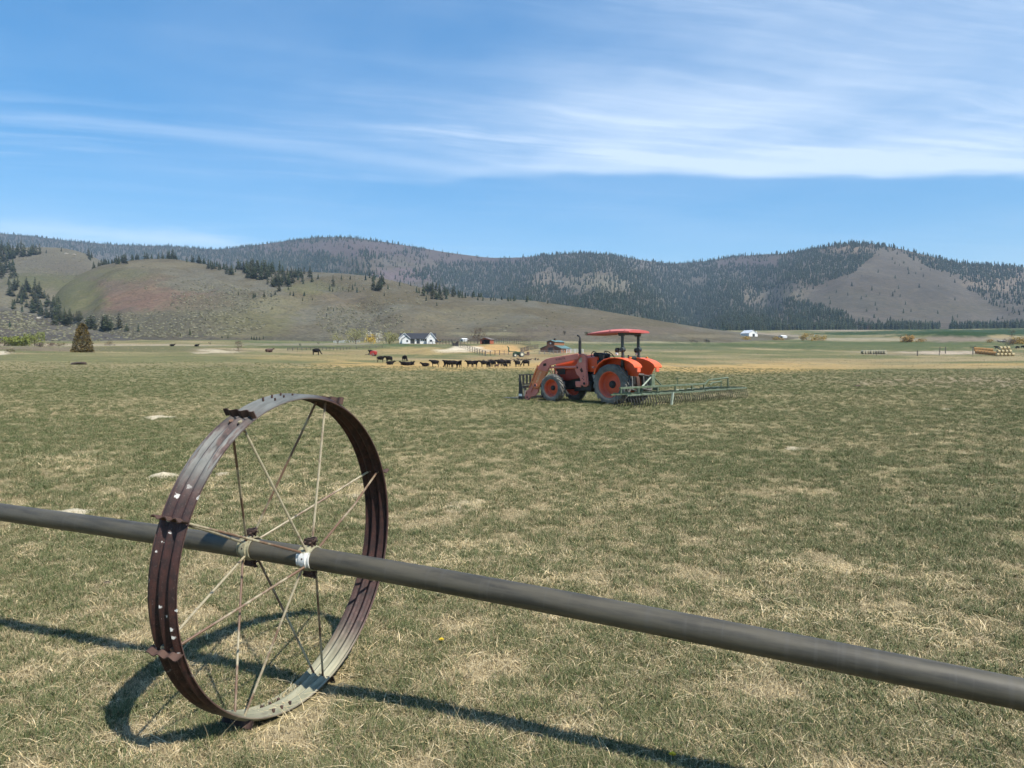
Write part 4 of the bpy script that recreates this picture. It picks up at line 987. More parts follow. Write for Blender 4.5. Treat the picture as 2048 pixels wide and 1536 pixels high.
mb = MB(); mb.box((1.345, .366, 1.43), (.012, .012, .52)); mb.build('seam', M_DARK, hood)
mb = MB(); mb.tube([(1.86, .12, 1.55), (1.86, .12, 2.30)], .056, 14); mb.tube([(1.86, .12, 2.30), (1.86, .12, 2.42), (1.90, .12, 2.47), (1.98, .12, 2.50)], [.035, .034, .034, .033], 10)
mb.build('exhaust_stack', M_BLACK, trac)
# loader towers, boom, cylinders
post = [(1.33, 1.80), (1.50, 1.82), (1.60, 1.66), (1.66, 1.45), (1.80, 1.30), (1.66, 1.03), (1.56, .98), (1.44, .68), (1.34, .60), (1.24, .60), (1.14, .68), (1.16, .95), (1.24, 1.35), (1.27, 1.70)]
boom = [(1.47, 1.79), (1.56, 1.82), (2.82, 1.67), (3.06, 1.62), (3.24, 1.54), (3.38, 1.42), (3.48, 1.27), (3.49, 1.22), (2.99, 1.14), (2.95, 1.26), (2.86, 1.37), (1.60, 1.60), (1.48, 1.66)]
boom2 = [(3.485, 1.216), (3.80, .64), (3.74, .52), (3.60, .46), (3.42, .52), (3.38, .60), (3.0, 1.136)]
quick = [(3.50, .76), (3.66, .80), (3.86, .66), (4.02, .44), (4.16, .34), (4.22, .10), (4.12, -.01), (4.00, .02), (3.92, .14), (3.66, .20), (3.52, .34), (3.44, .58)]
for s_ in (1, -1):
    mb = MB(); mb.prism(post, s_*.50, s_*.56); mb.box((1.27, s_*.53, 1.30), (.09, .12, .95), rot=(0, .05, 0)); mb.tube([(1.29, s_*.44, .72), (1.29, s_*.60, .72)], .085, 14)
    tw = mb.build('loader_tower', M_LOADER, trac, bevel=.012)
    MB().tube([(1.29, s_*.58, .72), (1.29, s_*.607, .72)], .05, 12).build('pin', M_DARK, tw); MB().tube([(1.64, s_*.55, 1.30), (1.64, s_*.572, 1.30)], .034, 10).build('pin', M_DARK, tw)
    for q in ((1.36, .98), (1.40, .90), (1.34, .86)): MB().tube([(q[0], s_*.55, q[1]), (q[0], s_*.568, q[1])], .018, 8).build('bolt_or_hole_shade', M_DARK, tw)
    mb = MB(); mb.prism([(1.52, 1.22), (1.44, 1.12), (1.36, 1.16), (1.44, 1.30)], s_*.56, s_*.567); mb.build('latch_plate', M_RUST, tw)
    mb = MB(); mb.prism([(1.50, 1.68), (1.58, 1.60), (1.55, 1.48), (1.43, 1.50), (1.42, 1.66)], s_*.562, s_*.566); mb.build('warning_sticker', mat('faded_sticker', color=(.55, .50, .36), two=(.12, .12, .12)), tw)
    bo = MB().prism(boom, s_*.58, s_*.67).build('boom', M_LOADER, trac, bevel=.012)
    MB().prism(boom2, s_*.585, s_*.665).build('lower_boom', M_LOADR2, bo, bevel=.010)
    MB().tube([(1.52, s_*.56, 1.735), (1.52, s_*.69, 1.735)], .05, 12).build('pivot_pin', M_LOADER, bo); MB().tube([(3.60, s_*.57, .60), (3.60, s_*.685, .60)], .075, 14).build('pivot_pin', M_LOADER, bo)
    MB().tube([(3.60, s_*.66, .60), (3.60, s_*.69, .60)], .045, 12).build('pin', M_DARK, bo)
    MB().prism([(3.20, 1.44), (3.05, 1.46), (3.04, 1.36), (3.19, 1.34)], s_*.67, s_*.674).build('model_plate', M_RUST, bo)
    mb = MB(); mb.tube([(1.66, s_*.60, 1.31), (2.35, s_*.60, 1.305)], .042, 12); mb.tube([(2.30, s_*.60, 1.305), (2.93, s_*.60, 1.30)], .036, 10); mb.tube([(2.93, s_*.54, 1.30), (2.93, s_*.66, 1.30)], .045, 10)
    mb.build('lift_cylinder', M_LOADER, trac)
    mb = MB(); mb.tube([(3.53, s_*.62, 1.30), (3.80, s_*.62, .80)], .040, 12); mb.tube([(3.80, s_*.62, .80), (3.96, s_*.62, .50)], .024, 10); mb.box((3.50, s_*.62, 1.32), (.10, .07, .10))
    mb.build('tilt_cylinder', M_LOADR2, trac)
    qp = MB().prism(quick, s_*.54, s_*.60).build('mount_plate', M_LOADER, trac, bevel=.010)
    for q in ((4.08, .12), (4.12, .28), (3.98, .06), (3.70, .62)): MB().tube([(q[0], s_*.59, q[1]), (q[0], s_*.606, q[1])], .034, 10).build('pin', M_DARK, qp)
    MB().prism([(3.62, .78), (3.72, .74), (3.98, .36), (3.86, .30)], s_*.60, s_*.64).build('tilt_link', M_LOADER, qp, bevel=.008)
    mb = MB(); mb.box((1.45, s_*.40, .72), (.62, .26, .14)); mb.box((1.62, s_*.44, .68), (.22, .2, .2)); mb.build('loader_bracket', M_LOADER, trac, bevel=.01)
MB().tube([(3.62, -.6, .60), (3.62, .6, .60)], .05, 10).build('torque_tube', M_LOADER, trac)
mb = MB(); mb.tube([(2.95, .5, 1.28), (2.90, .42, 1.05), (2.82, .36, .98), (2.78, .34, 1.12)], .02, 6); mb.tube([(3.02, .5, 1.20), (2.97, .45, 1.0), (2.85, .4, .9)], .016, 6); mb.tube([(2.82, .35, .80), (2.82, .35, 1.15)], .035, 6)
mb.build('hydraulic_hose', mat('pinkish_hose', color=(.42, .20, .15), two=(.25, .13, .10)), trac)
# fork carriage
mb = MB(); mb.box((4.36, 0, .52), (.06, 1.36, .10)); mb.box((4.36, 0, .10), (.06, 1.36, .10))
for s_ in (1, -1): mb.prism([(4.24, .02), (4.46, .02), (4.44, .66), (4.34, .80), (4.26, .5)], s_*.655, s_*.695)
mb.build('fork_carriage', M_BLACK, trac, bevel=.006)
mb = MB(); mb.box((4.45, 0, .985), (.05, 1.30, .05)); mb.box((4.45, 0, .62), (.05, 1.34, .05))
for k in range(7): mb.box((4.45, -.62+k*1.24/6, .80), (.04, .075, .36))
mb.tube([(4.44, .68, .74), (4.45, .62, .96)], .025, 6); mb.tube([(4.44, -.68, .74), (4.45, -.62, .96)], .025, 6)
mb.build('load_guard', M_BLACK, trac)
for y in (.34, -.30):
    mb = MB(); mb.box((4.43, y, .30), (.05, .12, .56)); mb.box((4.95, y, .045), (1.1, .12, .035)); mb.prism([(5.49, .062), (5.49, .028), (5.68, .028)], y-.06, y+.06)
    mb.build('fork_tine', M_STEEL, trac, bevel=.004)
MB().box((4.35, .6975, .20), (.17, .004, .09)).build('sticker', M_WHITE, trac)
# platform, controls, seat
mb = MB(); mb.box((.5, 0, 1.06), (.95, .96, .05)); mb.box((.62, .46, .72), (.3, .1, .04)); mb.box((.62, .46, .9), (.04, .03, .4)); mb.build('platform', M_DARK, trac, bevel=.008)
mb = MB(); mb.box((.83, 0, 1.62), (.22, .46, .42), rot=(0, -.15, 0)); mb.box((1.02, .05, 1.78), (.28, .40, .14)); mb.box((.86, .27, 1.45), (.22, .16, .25)); mb.build('dashboard', M_BLACK, trac, bevel=.03)
mb = MB()
mb.tube([(1.22, .26, 1.70), (1.20, .26, 1.84), (1.12, .26, 1.90), (1.02, .26, 1.86), (.98, .26, 1.72)], .018, 6); mb.build('grab_handle', M_BLACK, trac)
mb = MB(); tilt_ = Matrix.Translation((.60, 0, 1.76)) @ Matrix.Rotation(R(-42), 4, 'Y')
mb.tube([tuple(tilt_ @ Vector((.215*math.cos(a), .215*math.sin(a), 0))) for a in np.linspace(0, 2*math.pi, 25)], .016, 8, cap=False)
for a in (0.3, 2.4, 4.5): mb.tube([tuple(tilt_ @ Vector((0, 0, -.02))), tuple(tilt_ @ Vector((.21*math.cos(a), .21*math.sin(a), 0)))], .011, 6)
mb.tube([tuple(tilt_ @ Vector((0, 0, 0))), tuple(tilt_ @ Vector((0, 0, -.30)))], .025, 8); mb.build('steering_wheel', M_BLACK, trac)
mb = MB(); mb.box((-.12, 0, 1.27), (.46, .48, .13)); mb.box((-.36, 0, 1.50), (.12, .46, .44), rot=(0, -.15, 0)); mb.box((-.12, 0, 1.14), (.3, .3, .16)); mb.build('seat', M_BLACK, trac, bevel=.04)
for y in (.22, .30, -.24):
    mb = MB(); mb.tube([(.28, y, 1.08), (.22, y, 1.50)], .010, 6); mb.tube([(.22, y, 1.50), (.21, y, 1.56)], .022, 8); mb.build('lever', M_BLACK, trac)
# fenders
arcp = [(.66, 1.10), (.60, 1.28), (.46, 1.46), (.24, 1.60), (-.02, 1.665), (-.30, 1.67), (-.58, 1.63), (-.84, 1.55), (-1.02, 1.44), (-1.08, 1.33)]
for s_ in (1, -1):
    inner = [(x*.965-.005, z-.035) for x, z in arcp]
    mb = MB(); mb.prism(arcp+inner[::-1], s_*.40, s_*.88)
    mb.prism(inner+[(-.9, 1.02), (.5, 1.02)], s_*.40, s_*.43)
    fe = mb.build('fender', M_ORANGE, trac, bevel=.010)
    mb = MB(); mb.box((-.66, s_*.52, 1.665), (.07, .09, .06)); mb.build('tail_lamp', M_AMBER, fe, bevel=.01)
    mb = MB(); mb.box((-1.05, s_*.60, 1.24), (.05, .20, .16)); mb.build('bracket', M_RIMRED, fe, bevel=.01)
    mb = MB(); mb.tube([(.30, s_*.78, 1.60), (.30, s_*.78, 1.70)], .022, 8); mb.tube([(.30, s_*.78, 1.70), (.30, s_*.78, 1.76)], .033, 8); mb.build('marker_lamp', M_BLACK, fe)
# roll bar and canopy
for s_ in (1, -1):
    mb = MB(); mb.box((-.33, s_*.50, 1.37), (.10, .09, .76)); mb.box((-.33, s_*.50, 1.88), (.085, .075, .42)); mb.tube([(-.33, s_*.43, 1.95), (-.33, s_*.59, 1.95)], .085, 14); mb.box((-.31, s_*.50, 2.26), (.085, .075, .58)); mb.box((-.28, s_*.50, 2.49), (.20, .10, .13), taper=1.3)
    rb = mb.build('roll_bar_post', M_ROPS, trac, bevel=.008)
    mb = MB(); mb.tube([(-.22, s_*.60, 1.93), (-.12, s_*.60, 1.93)], .085, 14); mb.tube([(-.33, s_*.56, 1.85), (-.22, s_*.60, 1.93)], .02, 6); lamp = mb.build('work_lamp', M_BLACK, rb)
    MB().tube([(-.20, s_*.625, 1.80), (-.14, s_*.625, 1.80)], .055, 12).build('lens', M_LENS, lamp)
MB().box((-.33, 0, 2.50), (.085, .98, .075)).build('cross_bar', M_ROPS, trac, bevel=.006)
nx, ny = 26, 16; vs = []; fs = []
def can_pt(i, j, top):
    u = i/(nx-1); v_ = j/(ny-1)*2-1; x = -.68+u*2.0
    hw = .70-.10*max(0, (u-.72)/.28)**2-.05*max(0, (.08-u)/.08)
    xe = x-.14*(abs(v_)**3)*(1 if u > .9 else 0)*(u-.9)/.1
    dome = (1-abs(v_)**4)
    lz = 2.555-.06*u**1.5 if True else 0
    prof_ = .165*math.sin(math.pi*min(1, (u*1.0+.10)/1.12))**.55*(1-.35*u)
    return (xe, v_*hw, lz+(prof_*(.35+.65*dome) if top else -.012-.02*0) + (.0 if top else 0))
for top in (1, 0):
    for i in range(nx):
        for j in range(ny): vs.append(can_pt(i, j, top))
o1 = nx*ny
for i in range(nx-1):
    for j in range(ny-1):
        a, b_, c_, d_ = i*ny+j, (i+1)*ny+j, (i+1)*ny+j+1, i*ny+j+1
        fs += [(a, b_, c_, d_), (a+o1, d_+o1, c_+o1, b_+o1)]
bd = [i*ny for i in range(nx)]+[(nx-1)*ny+j for j in range(1, ny)]+[i*ny+ny-1 for i in range(nx-2, -1, -1)]+[j for j in range(ny-2, 0, -1)]
for k in range(len(bd)): a, b_ = bd[k], bd[(k+1) % len(bd)]; fs.append((a, b_, b_+o1, a+o1))
mb = MB(); mb._add(vs, fs); can = mb.build('canopy', M_CANOPY, trac)
for q in ((-.50, .62), (.1, .66), (-.62, .1)): MB().tube([(q[0], q[1], 2.60), (q[0], q[1]+.025, 2.615)], .02, 8).build('fastener', M_DARK, can)
# three-point hitch
mb = MB()
for s_ in (1, -1):
    mb.tube([(-.20, s_*.30, .62), (-.95, s_*.42, .50)], .03, 8); mb.tube([(-.30, s_*.24, 1.10), (-.62, s_*.36, 1.08), (-.66, s_*.38, .56)], .022, 8)
mb.tube([(-.30, 0, 1.08), (-1.22, 0, 1.02)], .030, 8); mb.build('hitch_arm', M_STEEL, trac)
mb = MB(); mb.box((-.30, 0, .95), (.3, .5, .5)); mb.box((-.50, .2, .75), (.12, .12, .4)); mb.build('hitch_housing', M_DARK, trac, bevel=.02)
mb = MB(); mb.prism([(-.40, 1.1), (-.52, .95), (-.55, .65), (-.46, .5), (-.40, .6)], -.30, -.12); mb.build('guard', M_RUST, trac, bevel=.02)
# lettering
def lettering(txt, size, m, parent, mtx, name='lettering'):
    cu = bpy.data.curves.new('txt', 'FONT'); cu.body = txt; cu.size = size; cu.extrude = .0015; cu.align_x = 'CENTER'; cu.align_y = 'CENTER'; cu.resolution_u = 2
    ob = bpy.data.objects.new('txt', cu); COL.objects.link(ob); dg = bpy.context.evaluated_depsgraph_get()
    me = bpy.data.meshes.new_from_object(ob.evaluated_get(dg)); bpy.data.objects.remove(ob); bpy.data.curves.remove(cu)
    me.transform(mtx); me.materials.clear(); return link(name, me, m, parent)
side_l = lambda x, y, z, rot=0.0: Matrix.Translation((x, y, z)) @ Matrix(((-1, 0, 0, 0), (0, 0, 1, 0), (0, 1, 0, 0), (0, 0, 0, 1))) @ Matrix.Rotation(rot, 4, 'Z')
M_INK = mat('dark_decal', color=(.05, .03, .05), rough=.6, two=(.09, .05, .07)); M_CREAM = mat('cream_decal', color=(.72, .58, .34), rough=.6, two=(.55, .40, .25))
lettering('KUBOTA', .115, M_INK, trac, side_l(2.35, .6735, 1.615, R(6.2)))
lettering('KUBOTA', .12, M_CREAM, trac, side_l(3.42, .669, .92, R(62)))
lettering('M', .11, M_WHITE, hood, side_l(1.07, .374, 1.31)); lettering('9540', .075, M_INK, hood, side_l(.985, .374, 1.30))

# ------------------------------------------------------------------ the tine harrow behind it
har = empty('tine_harrow', (T_O[0], T_O[1], tz-.01), T_A, label='long green spring tine harrow hitched behind the red tractor', cat='harrow')
Y0, Y1 = 2.15, -6.45
def hz_(y): return .43+.01*math.sin(y*1.1)
secs = np.linspace(Y0, Y1, 6)
for k in range(5):
    a, b_ = secs[k]-.03, secs[k+1]+.03
    for xr, mm in ((-.98, M_PALEG if k % 2 else M_GREENP), (-1.62, M_GREENP)):
        MB().box((xr, (a+b_)/2, hz_(a)), (.055, abs(a-b_), .055), rot=(rng.uniform(-.008, .008), 0, 0)).build('rail', mm, har, bevel=.004)
    for q in range(3):
        yy = a+(b_-a)*(.12+.38*q)
        MB().box((-1.30, yy, hz_(yy)+.045), (.72, .045, .035)).build('cross_member', M_GREENP, har)
    n_ = 10
    for q in range(n_):
        for xr in (-.98, -1.62):
            yy = a+(b_-a)*(q+.5+(.25 if xr < -1.2 else 0))/n_
            mb = MB(); z0 = hz_(yy); mb.tube([(xr-.03, yy, z0-.02), (xr-.06, yy, z0-.06), (xr-.01, yy+.01, z0-.09), (xr-.05, yy, z0-.13), (xr-.10, yy+rng.uniform(-.02, .02), .14), (xr-.02+rng.uniform(-.03, .03), yy+rng.uniform(-.02, .02), .0)], .011, 5)
            mb.build('tine', M_DARK, har)
mb = MB(); mb.box((-1.25, -.85, .66), (.07, 5.7, .07)); mb.build('top_beam', M_GREENP, har, bevel=.005)
for yy in (1.95, .9, -.3, -1.5, -2.7, -3.6): MB().box((-1.25, yy, .55), (.05, .05, .20)).build('upright', M_GREENP, har)
mb = MB(); mb.tube([(-1.25, -3.7, .66), (-1.25, -3.95, .80), (-1.25, -5.55, .86), (-1.25, -5.60, .47)], .034, 6); mb.tube([(-1.45, -3.7, .62), (-1.45, -3.9, .70), (-1.45, -4.6, .74), (-1.45, -4.62, .45)], .03, 6); mb.build('folding_wing', M_GREENP, har)
mb = MB(); mb.box((-1.22, 0, .86), (.10, .20, .44)); mb.build('mast', M_GREENP, har, bevel=.008)
for s_ in (1, -1): MB().tube([(-1.22, s_*.06, 1.0), (-1.22, s_*.62, .68)], .028, 8).build('stay', M_PALEG if s_ > 0 else M_GREENP, har)
MB().box((-1.72, -.5, .23), (.07, .07, .46), rot=(.22, 0, 0)).build('stand', M_PALEG, har, bevel=.004)
mb = MB(); mb.tube([(-1.28, -1.6, .70), (-1.28, -1.6, .95), (-1.20, -1.6, .90)], .022, 6); mb.build('lock_pin', M_GREENP, har)
for yy in (-2.2, -3.1, -4.2, -5.0): MB().box((-1.0, yy, hz_(yy)+.05), (.05, .70, .04), rot=(0, 0, .05)).build('spring_bar', M_PALEG, har)
for yy in (.5, -.5): MB().box((-1.05, yy, .56), (.22, .07, .10)).build('hitch_lug', M_GREENP, har, bevel=.006)
# ------------------------------------------------------------------ cattle
def skin_mesh(name, verts, edges, sub=1):
    me = bpy.data.meshes.new(name); me.from_pydata([v[:3] for v in verts], edges, []); me.update()
    ob = bpy.data.objects.new('skin', me); COL.objects.link(ob)
    ob.modifiers.new('s', 'SKIN'); sv = me.skin_vertices[0].data
    for i, v in enumerate(verts):
        r = v[3]; sv[i].radius = r if isinstance(r, tuple) else (r, r)
    sv[0].use_root = True
    s2 = ob.modifiers.new('u', 'SUBSURF'); s2.levels = sub; s2.render_levels = sub
    dg = bpy.context.evaluated_depsgraph_get(); dg.update()
    out = bpy.data.meshes.new_from_object(ob.evaluated_get(dg)); bpy.data.objects.remove(ob)
    out.name = name; out.polygons.foreach_set('use_smooth', np.ones(len(out.polygons), dtype=bool)); out.update()
    return out
def cow_mesh(pose):
    lie = pose == 'lying'; dz_ = -.62 if lie else 0
    hx, hzz = {'grazing': (.42, -.72), 'standing': (.42, .20), 'lying': (.40, .28)}[pose]
    v = [(-.58, 0, 1.00+dz_, (.30, .36)), (-.12, 0, .95+dz_, (.36, .45)), (.38, 0, .98+dz_, (.32, .42)), (.66, 0, 1.08+dz_, (.21, .28)), (.72+hx*.62, 0, 1.12+dz_+hzz*.66, (.11, .14)), (.72+hx, 0, 1.12+dz_+hzz, (.10, .13)), (.72+hx+.26, 0, 1.02+dz_+hzz-(.08 if pose != 'grazing' else .12), (.065, .075)),
         (-.86, 0, 1.14+dz_, .07), (-.93, 0, .85+dz_*.9, .03), (-.92, 0, (.52 if not lie else .12), .035)]
    e = [(0, 1), (1, 2), (2, 3), (3, 4), (4, 5), (5, 6), (0, 7), (7, 8), (8, 9)]
    for s_ in (1, -1):
        n = len(v)
        if lie:
            v += [(-.62, s_*.24, .34, .15), (-.35, s_*.38, .16, .10), (-.72, s_*.40, .07, .06)]; e += [(0, n), (n, n+1), (n+1, n+2)]
            v += [(.48, s_*.22, .30, .12), (.70, s_*.28, .12, .07), (.45, s_*.30, .06, .05)]; e += [(2, n+3), (n+3, n+4), (n+4, n+5)]
        else:
            v += [(-.64, s_*.17, .80, .15), (-.60, s_*.19, .60, .105), (-.74, s_*.19, .42, .065), (-.70, s_*.19, .06, .055)]; e += [(0, n), (n, n+1), (n+1, n+2), (n+2, n+3)]
            v += [(.46, s_*.16, .74, .13), (.50, s_*.16, .42, .07), (.48, s_*.16, .06, .055)]; e += [(2, n+4), (n+4, n+5), (n+5, n+6)]
        n = len(v); v += [(.72+hx-.02, s_*.13, 1.16+dz_+hzz, .03), (.72+hx-.06, s_*.23, 1.15+dz_+hzz, .02)]; e += [(5, n), (n, n+1)]
    return skin_mesh('cow', v, e)
COWS = {k: cow_mesh(k) for k in ('grazing', 'standing', 'lying')}
def f_cow(c1, c2, th=.9):
    def fn(g, b, tc):
        n = g.noise(tc.outputs['Object'], 1.7, 2, .4); g.put(b.inputs['Base Color'], g.mix(g.ss(n, th-.03, th+.03), c1, c2))
    return fn
M_COWB = mat('black_hide', f_cow((.007, .0055, .005), (.012, .009, .008), .5), rough=.8, spec=.15); M_COWR = mat('brown_hide', f_cow((.060, .024, .012), (.04, .016, .010), .5), rough=.6); M_COWW = mat('black_and_white_hide', f_cow((.013, .011, .010), (.62, .60, .55), .52), rough=.6)
cow_cache = {}
def cow(px, row, pose, face, m, label, hpx=None, group='cattle on the far pasture', calf=1.0, Yd=None):
    p = gat(px, Yd) if Yd else gdrop(px, row); k = (pose, m.name)
    if k not in cow_cache:
        me = COWS[pose].copy(); me.materials.clear(); me.materials.append(m); cow_cache[k] = me
    o = link('cow', cow_cache[k], None, None, label=label, cat='cow', group=group)
    s_ = 1.0*calf*p.y/150 if Yd is None and p.y < 200 else calf
    s_ = min(max(s_, .75*calf), 1.25*calf)
    o.location = (p.x, p.y, p.z-.01); o.scale = (s_*.86, s_, s_*1.03)
    o.rotation_euler = (0, 0, face+rng.uniform(-.75, .75))
PI = math.pi; LFT, RGT, AWY, TOW = PI, 0.0, PI/2, -PI/2
B = 'black cow '
for args in [
 (893, 734.5, 'standing', LFT+.4, M_COWB, B+'facing left at the left end of the main herd, white calf leg beside', ), (899, 736, 'grazing', LFT-.3, M_COWB, B+'with its head down, half hidden behind its neighbour left of the herd'),
 (908, 735.5, 'standing', LFT+.1, M_COWB, B+'broadside, biggest of the left trio of the herd'), (919, 736, 'standing', TOW+.4, M_COWB, B+'small and end on, just right of the left trio'),
 (940, 734.5, 'standing', LFT+.2, M_COWB, B+'left one of the close pair in the middle of the herd'), (949.5, 734.5, 'standing', RGT-.2, M_COWB, B+'right one of the close pair in the middle of the herd'),
 (968, 734.5, 'standing', LFT+.1, M_COWB, B+'large and broadside in front of the dark feed line'), (978, 735.5, 'grazing', RGT-.7, M_COWB, B+'with lowered head touching the large broadside cow'),
 (986.5, 734.5, 'standing', LFT-.2, M_COWB, B+'standing right of the head down cow below the arena'), (1000, 733.5, 'standing', LFT+.3, M_COWB, B+'left of the touching pair below the parked green tractor'), (1006.5, 733, 'standing', LFT-.4, M_COWB, B+'right of the touching pair below the parked green tractor'),
 (1016, 733, 'grazing', LFT+.2, M_COWB, B+'grazing alone right of the touching pair'), (1035, 734.5, 'standing', LFT+.3, M_COWB, B+'second from the right end of the herd near the red tractor'), (1051.5, 733, 'grazing', LFT+.2, M_COWB, B+'at the right end of the herd nearest the red tractor'),
 (761.5, 725.6, 'standing', RGT+.2, M_COWB, B+'leftmost of the herd, facing right on the straw'), (778, 725.6, 'standing', TOW-.5, M_COWB, B+'standing end on behind a lying cow at the left of the herd'), (780, 729.5, 'lying', RGT, M_COWB, B+'lying in front of the end on cow'),
 (809.5, 724, 'grazing', RGT-.3, M_COWB, B+'grazing higher up the straw than the lying group'), (808, 730.5, 'lying', LFT, M_COWB, B+'lying at the left of the resting group'), (815.5, 731, 'lying', RGT+.2, M_COWB, B+'lying in the middle of the resting group'), (823, 730.5, 'lying', RGT-.4, M_COWB, B+'lying at the right of the resting group'),
 (851, 733, 'lying', LFT+.1, M_COWB, B+'lying alone between the resting group and the main herd'), (870, 734.5, 'standing', LFT+.3, M_COWB, B+'standing alone left of the main herd'),
 (1010.5, 735, 'standing', LFT, M_COWB, 'small black calf beside the touching pair'), (994, 735.5, 'standing', RGT, M_COWR, 'small brown calf standing among the black herd'),
 (633, 710.5, 'grazing', RGT, M_COWB, B+'grazing far left of the red farm machine'), (741.5, 709.5, 'standing', LFT, M_COWB, B+'beside the small red farm machine'), (538.5, 704.5, 'lying', RGT, M_COWR, 'brown cow lying near the pale sand bank'), (345, 692.5, 'lying', RGT, M_COWB, B+'lying on the left far field, left of two'), (394, 693, 'lying', RGT+.1, M_COWB, B+'lying on the left far field, right of two'),
 (1992, 698.5, 'standing', LFT, M_COWB, B+'standing above the brown hay bales'), (2034, 698.5, 'grazing', LFT, M_COWB, B+'grazing right of the pale bale stack'), (2044, 697, 'standing', RGT, M_COWB, B+'at the right picture edge above the bale stack'), (1996, 685.5, 'standing', LFT, M_COWW, 'black and white cow on the left of the far right trio'), (2002, 685.5, 'standing', RGT, M_COWW, 'black and white cow in the middle of the far right trio'), (2007, 686, 'grazing', LFT, M_COWW, 'black and white cow on the right of the far right trio')]:
    a = list(args); calf = .55 if 'calf' in a[5] and 'small' in a[5] else 1.0
    a[5] = a[5].replace(', white calf leg beside', '')
    cow(*a, calf=calf)
# dark scraps of feed strung out behind the herd
fx = rng.uniform(958, 1078, 260); fr_ = 722.5-(fx-960)*.032+rng.normal(0, 1.0, 260)
FP = np.array([tuple(gdrop(a, b)) for a, b in zip(fx, fr_)])
blobs('feed_scraps', FP, rng.uniform(.10, .34, 260), np.where(rng.random((260, 1)) < .6, np.array([[.035, .025, .02]]), np.array([[.30, .22, .12]])), 'line of dark and straw coloured feed scraps behind the herd', 'feed', flat=.8)

# ------------------------------------------------------------------ buildings
def siding(name, c1, c2, vertical=True, sc=1.6):
    def fn(g, b, tc):
        o = tc.outputs['Object']; x, y, z = g.xyz(o); w_ = g.m('FRACT', g.mul(g.add(x, y) if vertical else z, sc*2.2))
        n = g.noise(o, 2.5, 4, .6); c_ = g.mix(g.ss(n, .35, .7), c1, c2); g.put(b.inputs['Base Color'], g.mix(g.mul(g.ss(w_, .10, .0), .5), c_, tuple(k*.4 for k in c1)))
    return mat(name, fn, rough=.8)
M_SIDING = siding('white_siding', (.74, .74, .72), (.66, .66, .64), False); M_ROOFD = mat('charcoal_shingles', color=(.022, .024, .030), rough=.9, two=(.030, .033, .04)); M_BARN_SHADE = siding('barn_boards_shade_tone', (.155, .070, .042), (.11, .055, .036)); M_BARN_SUN = siding('barn_boards_sunlit_tone', (.33, .135, .055), (.27, .11, .05)); M_ROOFG = mat('green_metal_roof', color=(.085, .165, .150), rough=.4, two=(.10, .19, .17)); M_GLASS = mat('dark_window_glass', color=(.03, .035, .045), rough=.1); M_TRIM = mat('pale_trim', color=(.62, .64, .66), rough=.6); M_ROOFGR = mat('grey_tin_roof', color=(.20, .165, .14), rough=.6); M_REDW = siding('red_shed_boards', (.36, .10, .05), (.28, .085, .045)); M_WOOD = mat('weathered_wood', color=(.075, .062, .052), rough=.9, two=(.12, .10, .085)); M_WOODG = mat('grey_rail', color=(.20, .19, .175), rough=.9, two=(.14, .13, .12))  # barn boards come twice, shaded front and sunlit side put into the colour
def wall_prism(pts, y0, y1): return MB().prism(pts, y0, y1)
def roof_slab(parent, a, b_, y0, y1, m, t=.12, name='roof'):
    """sloping slab between profile points a (x,z) and b (x,z)"""
    ax, az_ = a; bx, bz = b_; L = math.hypot(bx-ax, bz-az_); nx_, nz = -(bz-az_)/L, (bx-ax)/L
    if nz < 0: nx_, nz = -nx_, -nz
    return MB().prism([a, b_, (bx+nx_*t, bz+nz*t), (ax+nx_*t, az_+nz*t)], y0, y1).build(name, m, parent)
def window(parent, x, y, z, w, h, face='y-', frame=M_TRIM):
    d_ = {'y-': (w, .06, h), 'x+': (.06, w, h)}[face]; fr = MB().box((x, y, z), d_).build('window', frame, parent)
    e_ = {'y-': ((x, y-.032, z), (w*.82, .02, h*.84)), 'x+': ((x+.032, y, z), (.02, w*.82, h*.84))}[face]; MB().box(*e_).build('pane', M_GLASS, fr)
# white farmhouse: long block with two cross gables
p = gdrop(836, 687.5)
hs = empty('house', (p.x, p.y, p.z-.1), R(6), label='white ranch house with charcoal roof and two front gables beyond the pasture', cat='house')
sc_h = p.y/340.0; hs.scale = (sc_h,)*3
MB().prism([(-2.6, 0), (4.6, 0), (4.6, 2.5), (1.0, 4.75), (-2.6, 2.5)], -7.9, 7.9, 'x').build('wall', M_SIDING, hs)
for a, b_ in (((-3.2, 2.15), (1.0, 4.80)), ((1.0, 4.80), (5.2, 2.15))):
    MB().prism([(a[0], a[1]), (b_[0], b_[1]), (b_[0], b_[1]+.15), (a[0], a[1]+.15)], -8.3, 8.3, 'x').build('roof', M_ROOFD, hs)
for (x0, x1, y0, pk) in ((-8.2, -3.7, -5.2, 4.70), (4.1, 7.9, -5.0, 5.0)):
    xm = (x0+x1)/2
    MB().prism([(x0, 0), (x1, 0), (x1, 2.5), (xm, pk-.25), (x0, 2.5)], y0, 0).build('gable_wall', M_SIDING, hs)
    for a, b_ in (((x0-.45, 2.2), (xm, pk)), ((xm, pk), (x1+.45, 2.2))): roof_slab(hs, a, b_, y0-.35, 1.0, M_ROOFD, .14)
    for a, b_ in (((x0-.45, 2.2), (xm, pk)), ((xm, pk), (x1+.45, 2.2))): roof_slab(hs, a, b_, y0-.42, y0-.36, M_TRIM, .22, 'barge_board')
    window(hs, xm, y0-.02, 1.35, 1.3, 1.1)
MB().prism([(-6.9, 0), (-3.4, 0), (-3.4, 2.0), (-5.1, 3.2), (-6.9, 2.0)], -6.3, -5.2).build('porch', M_SIDING, hs)
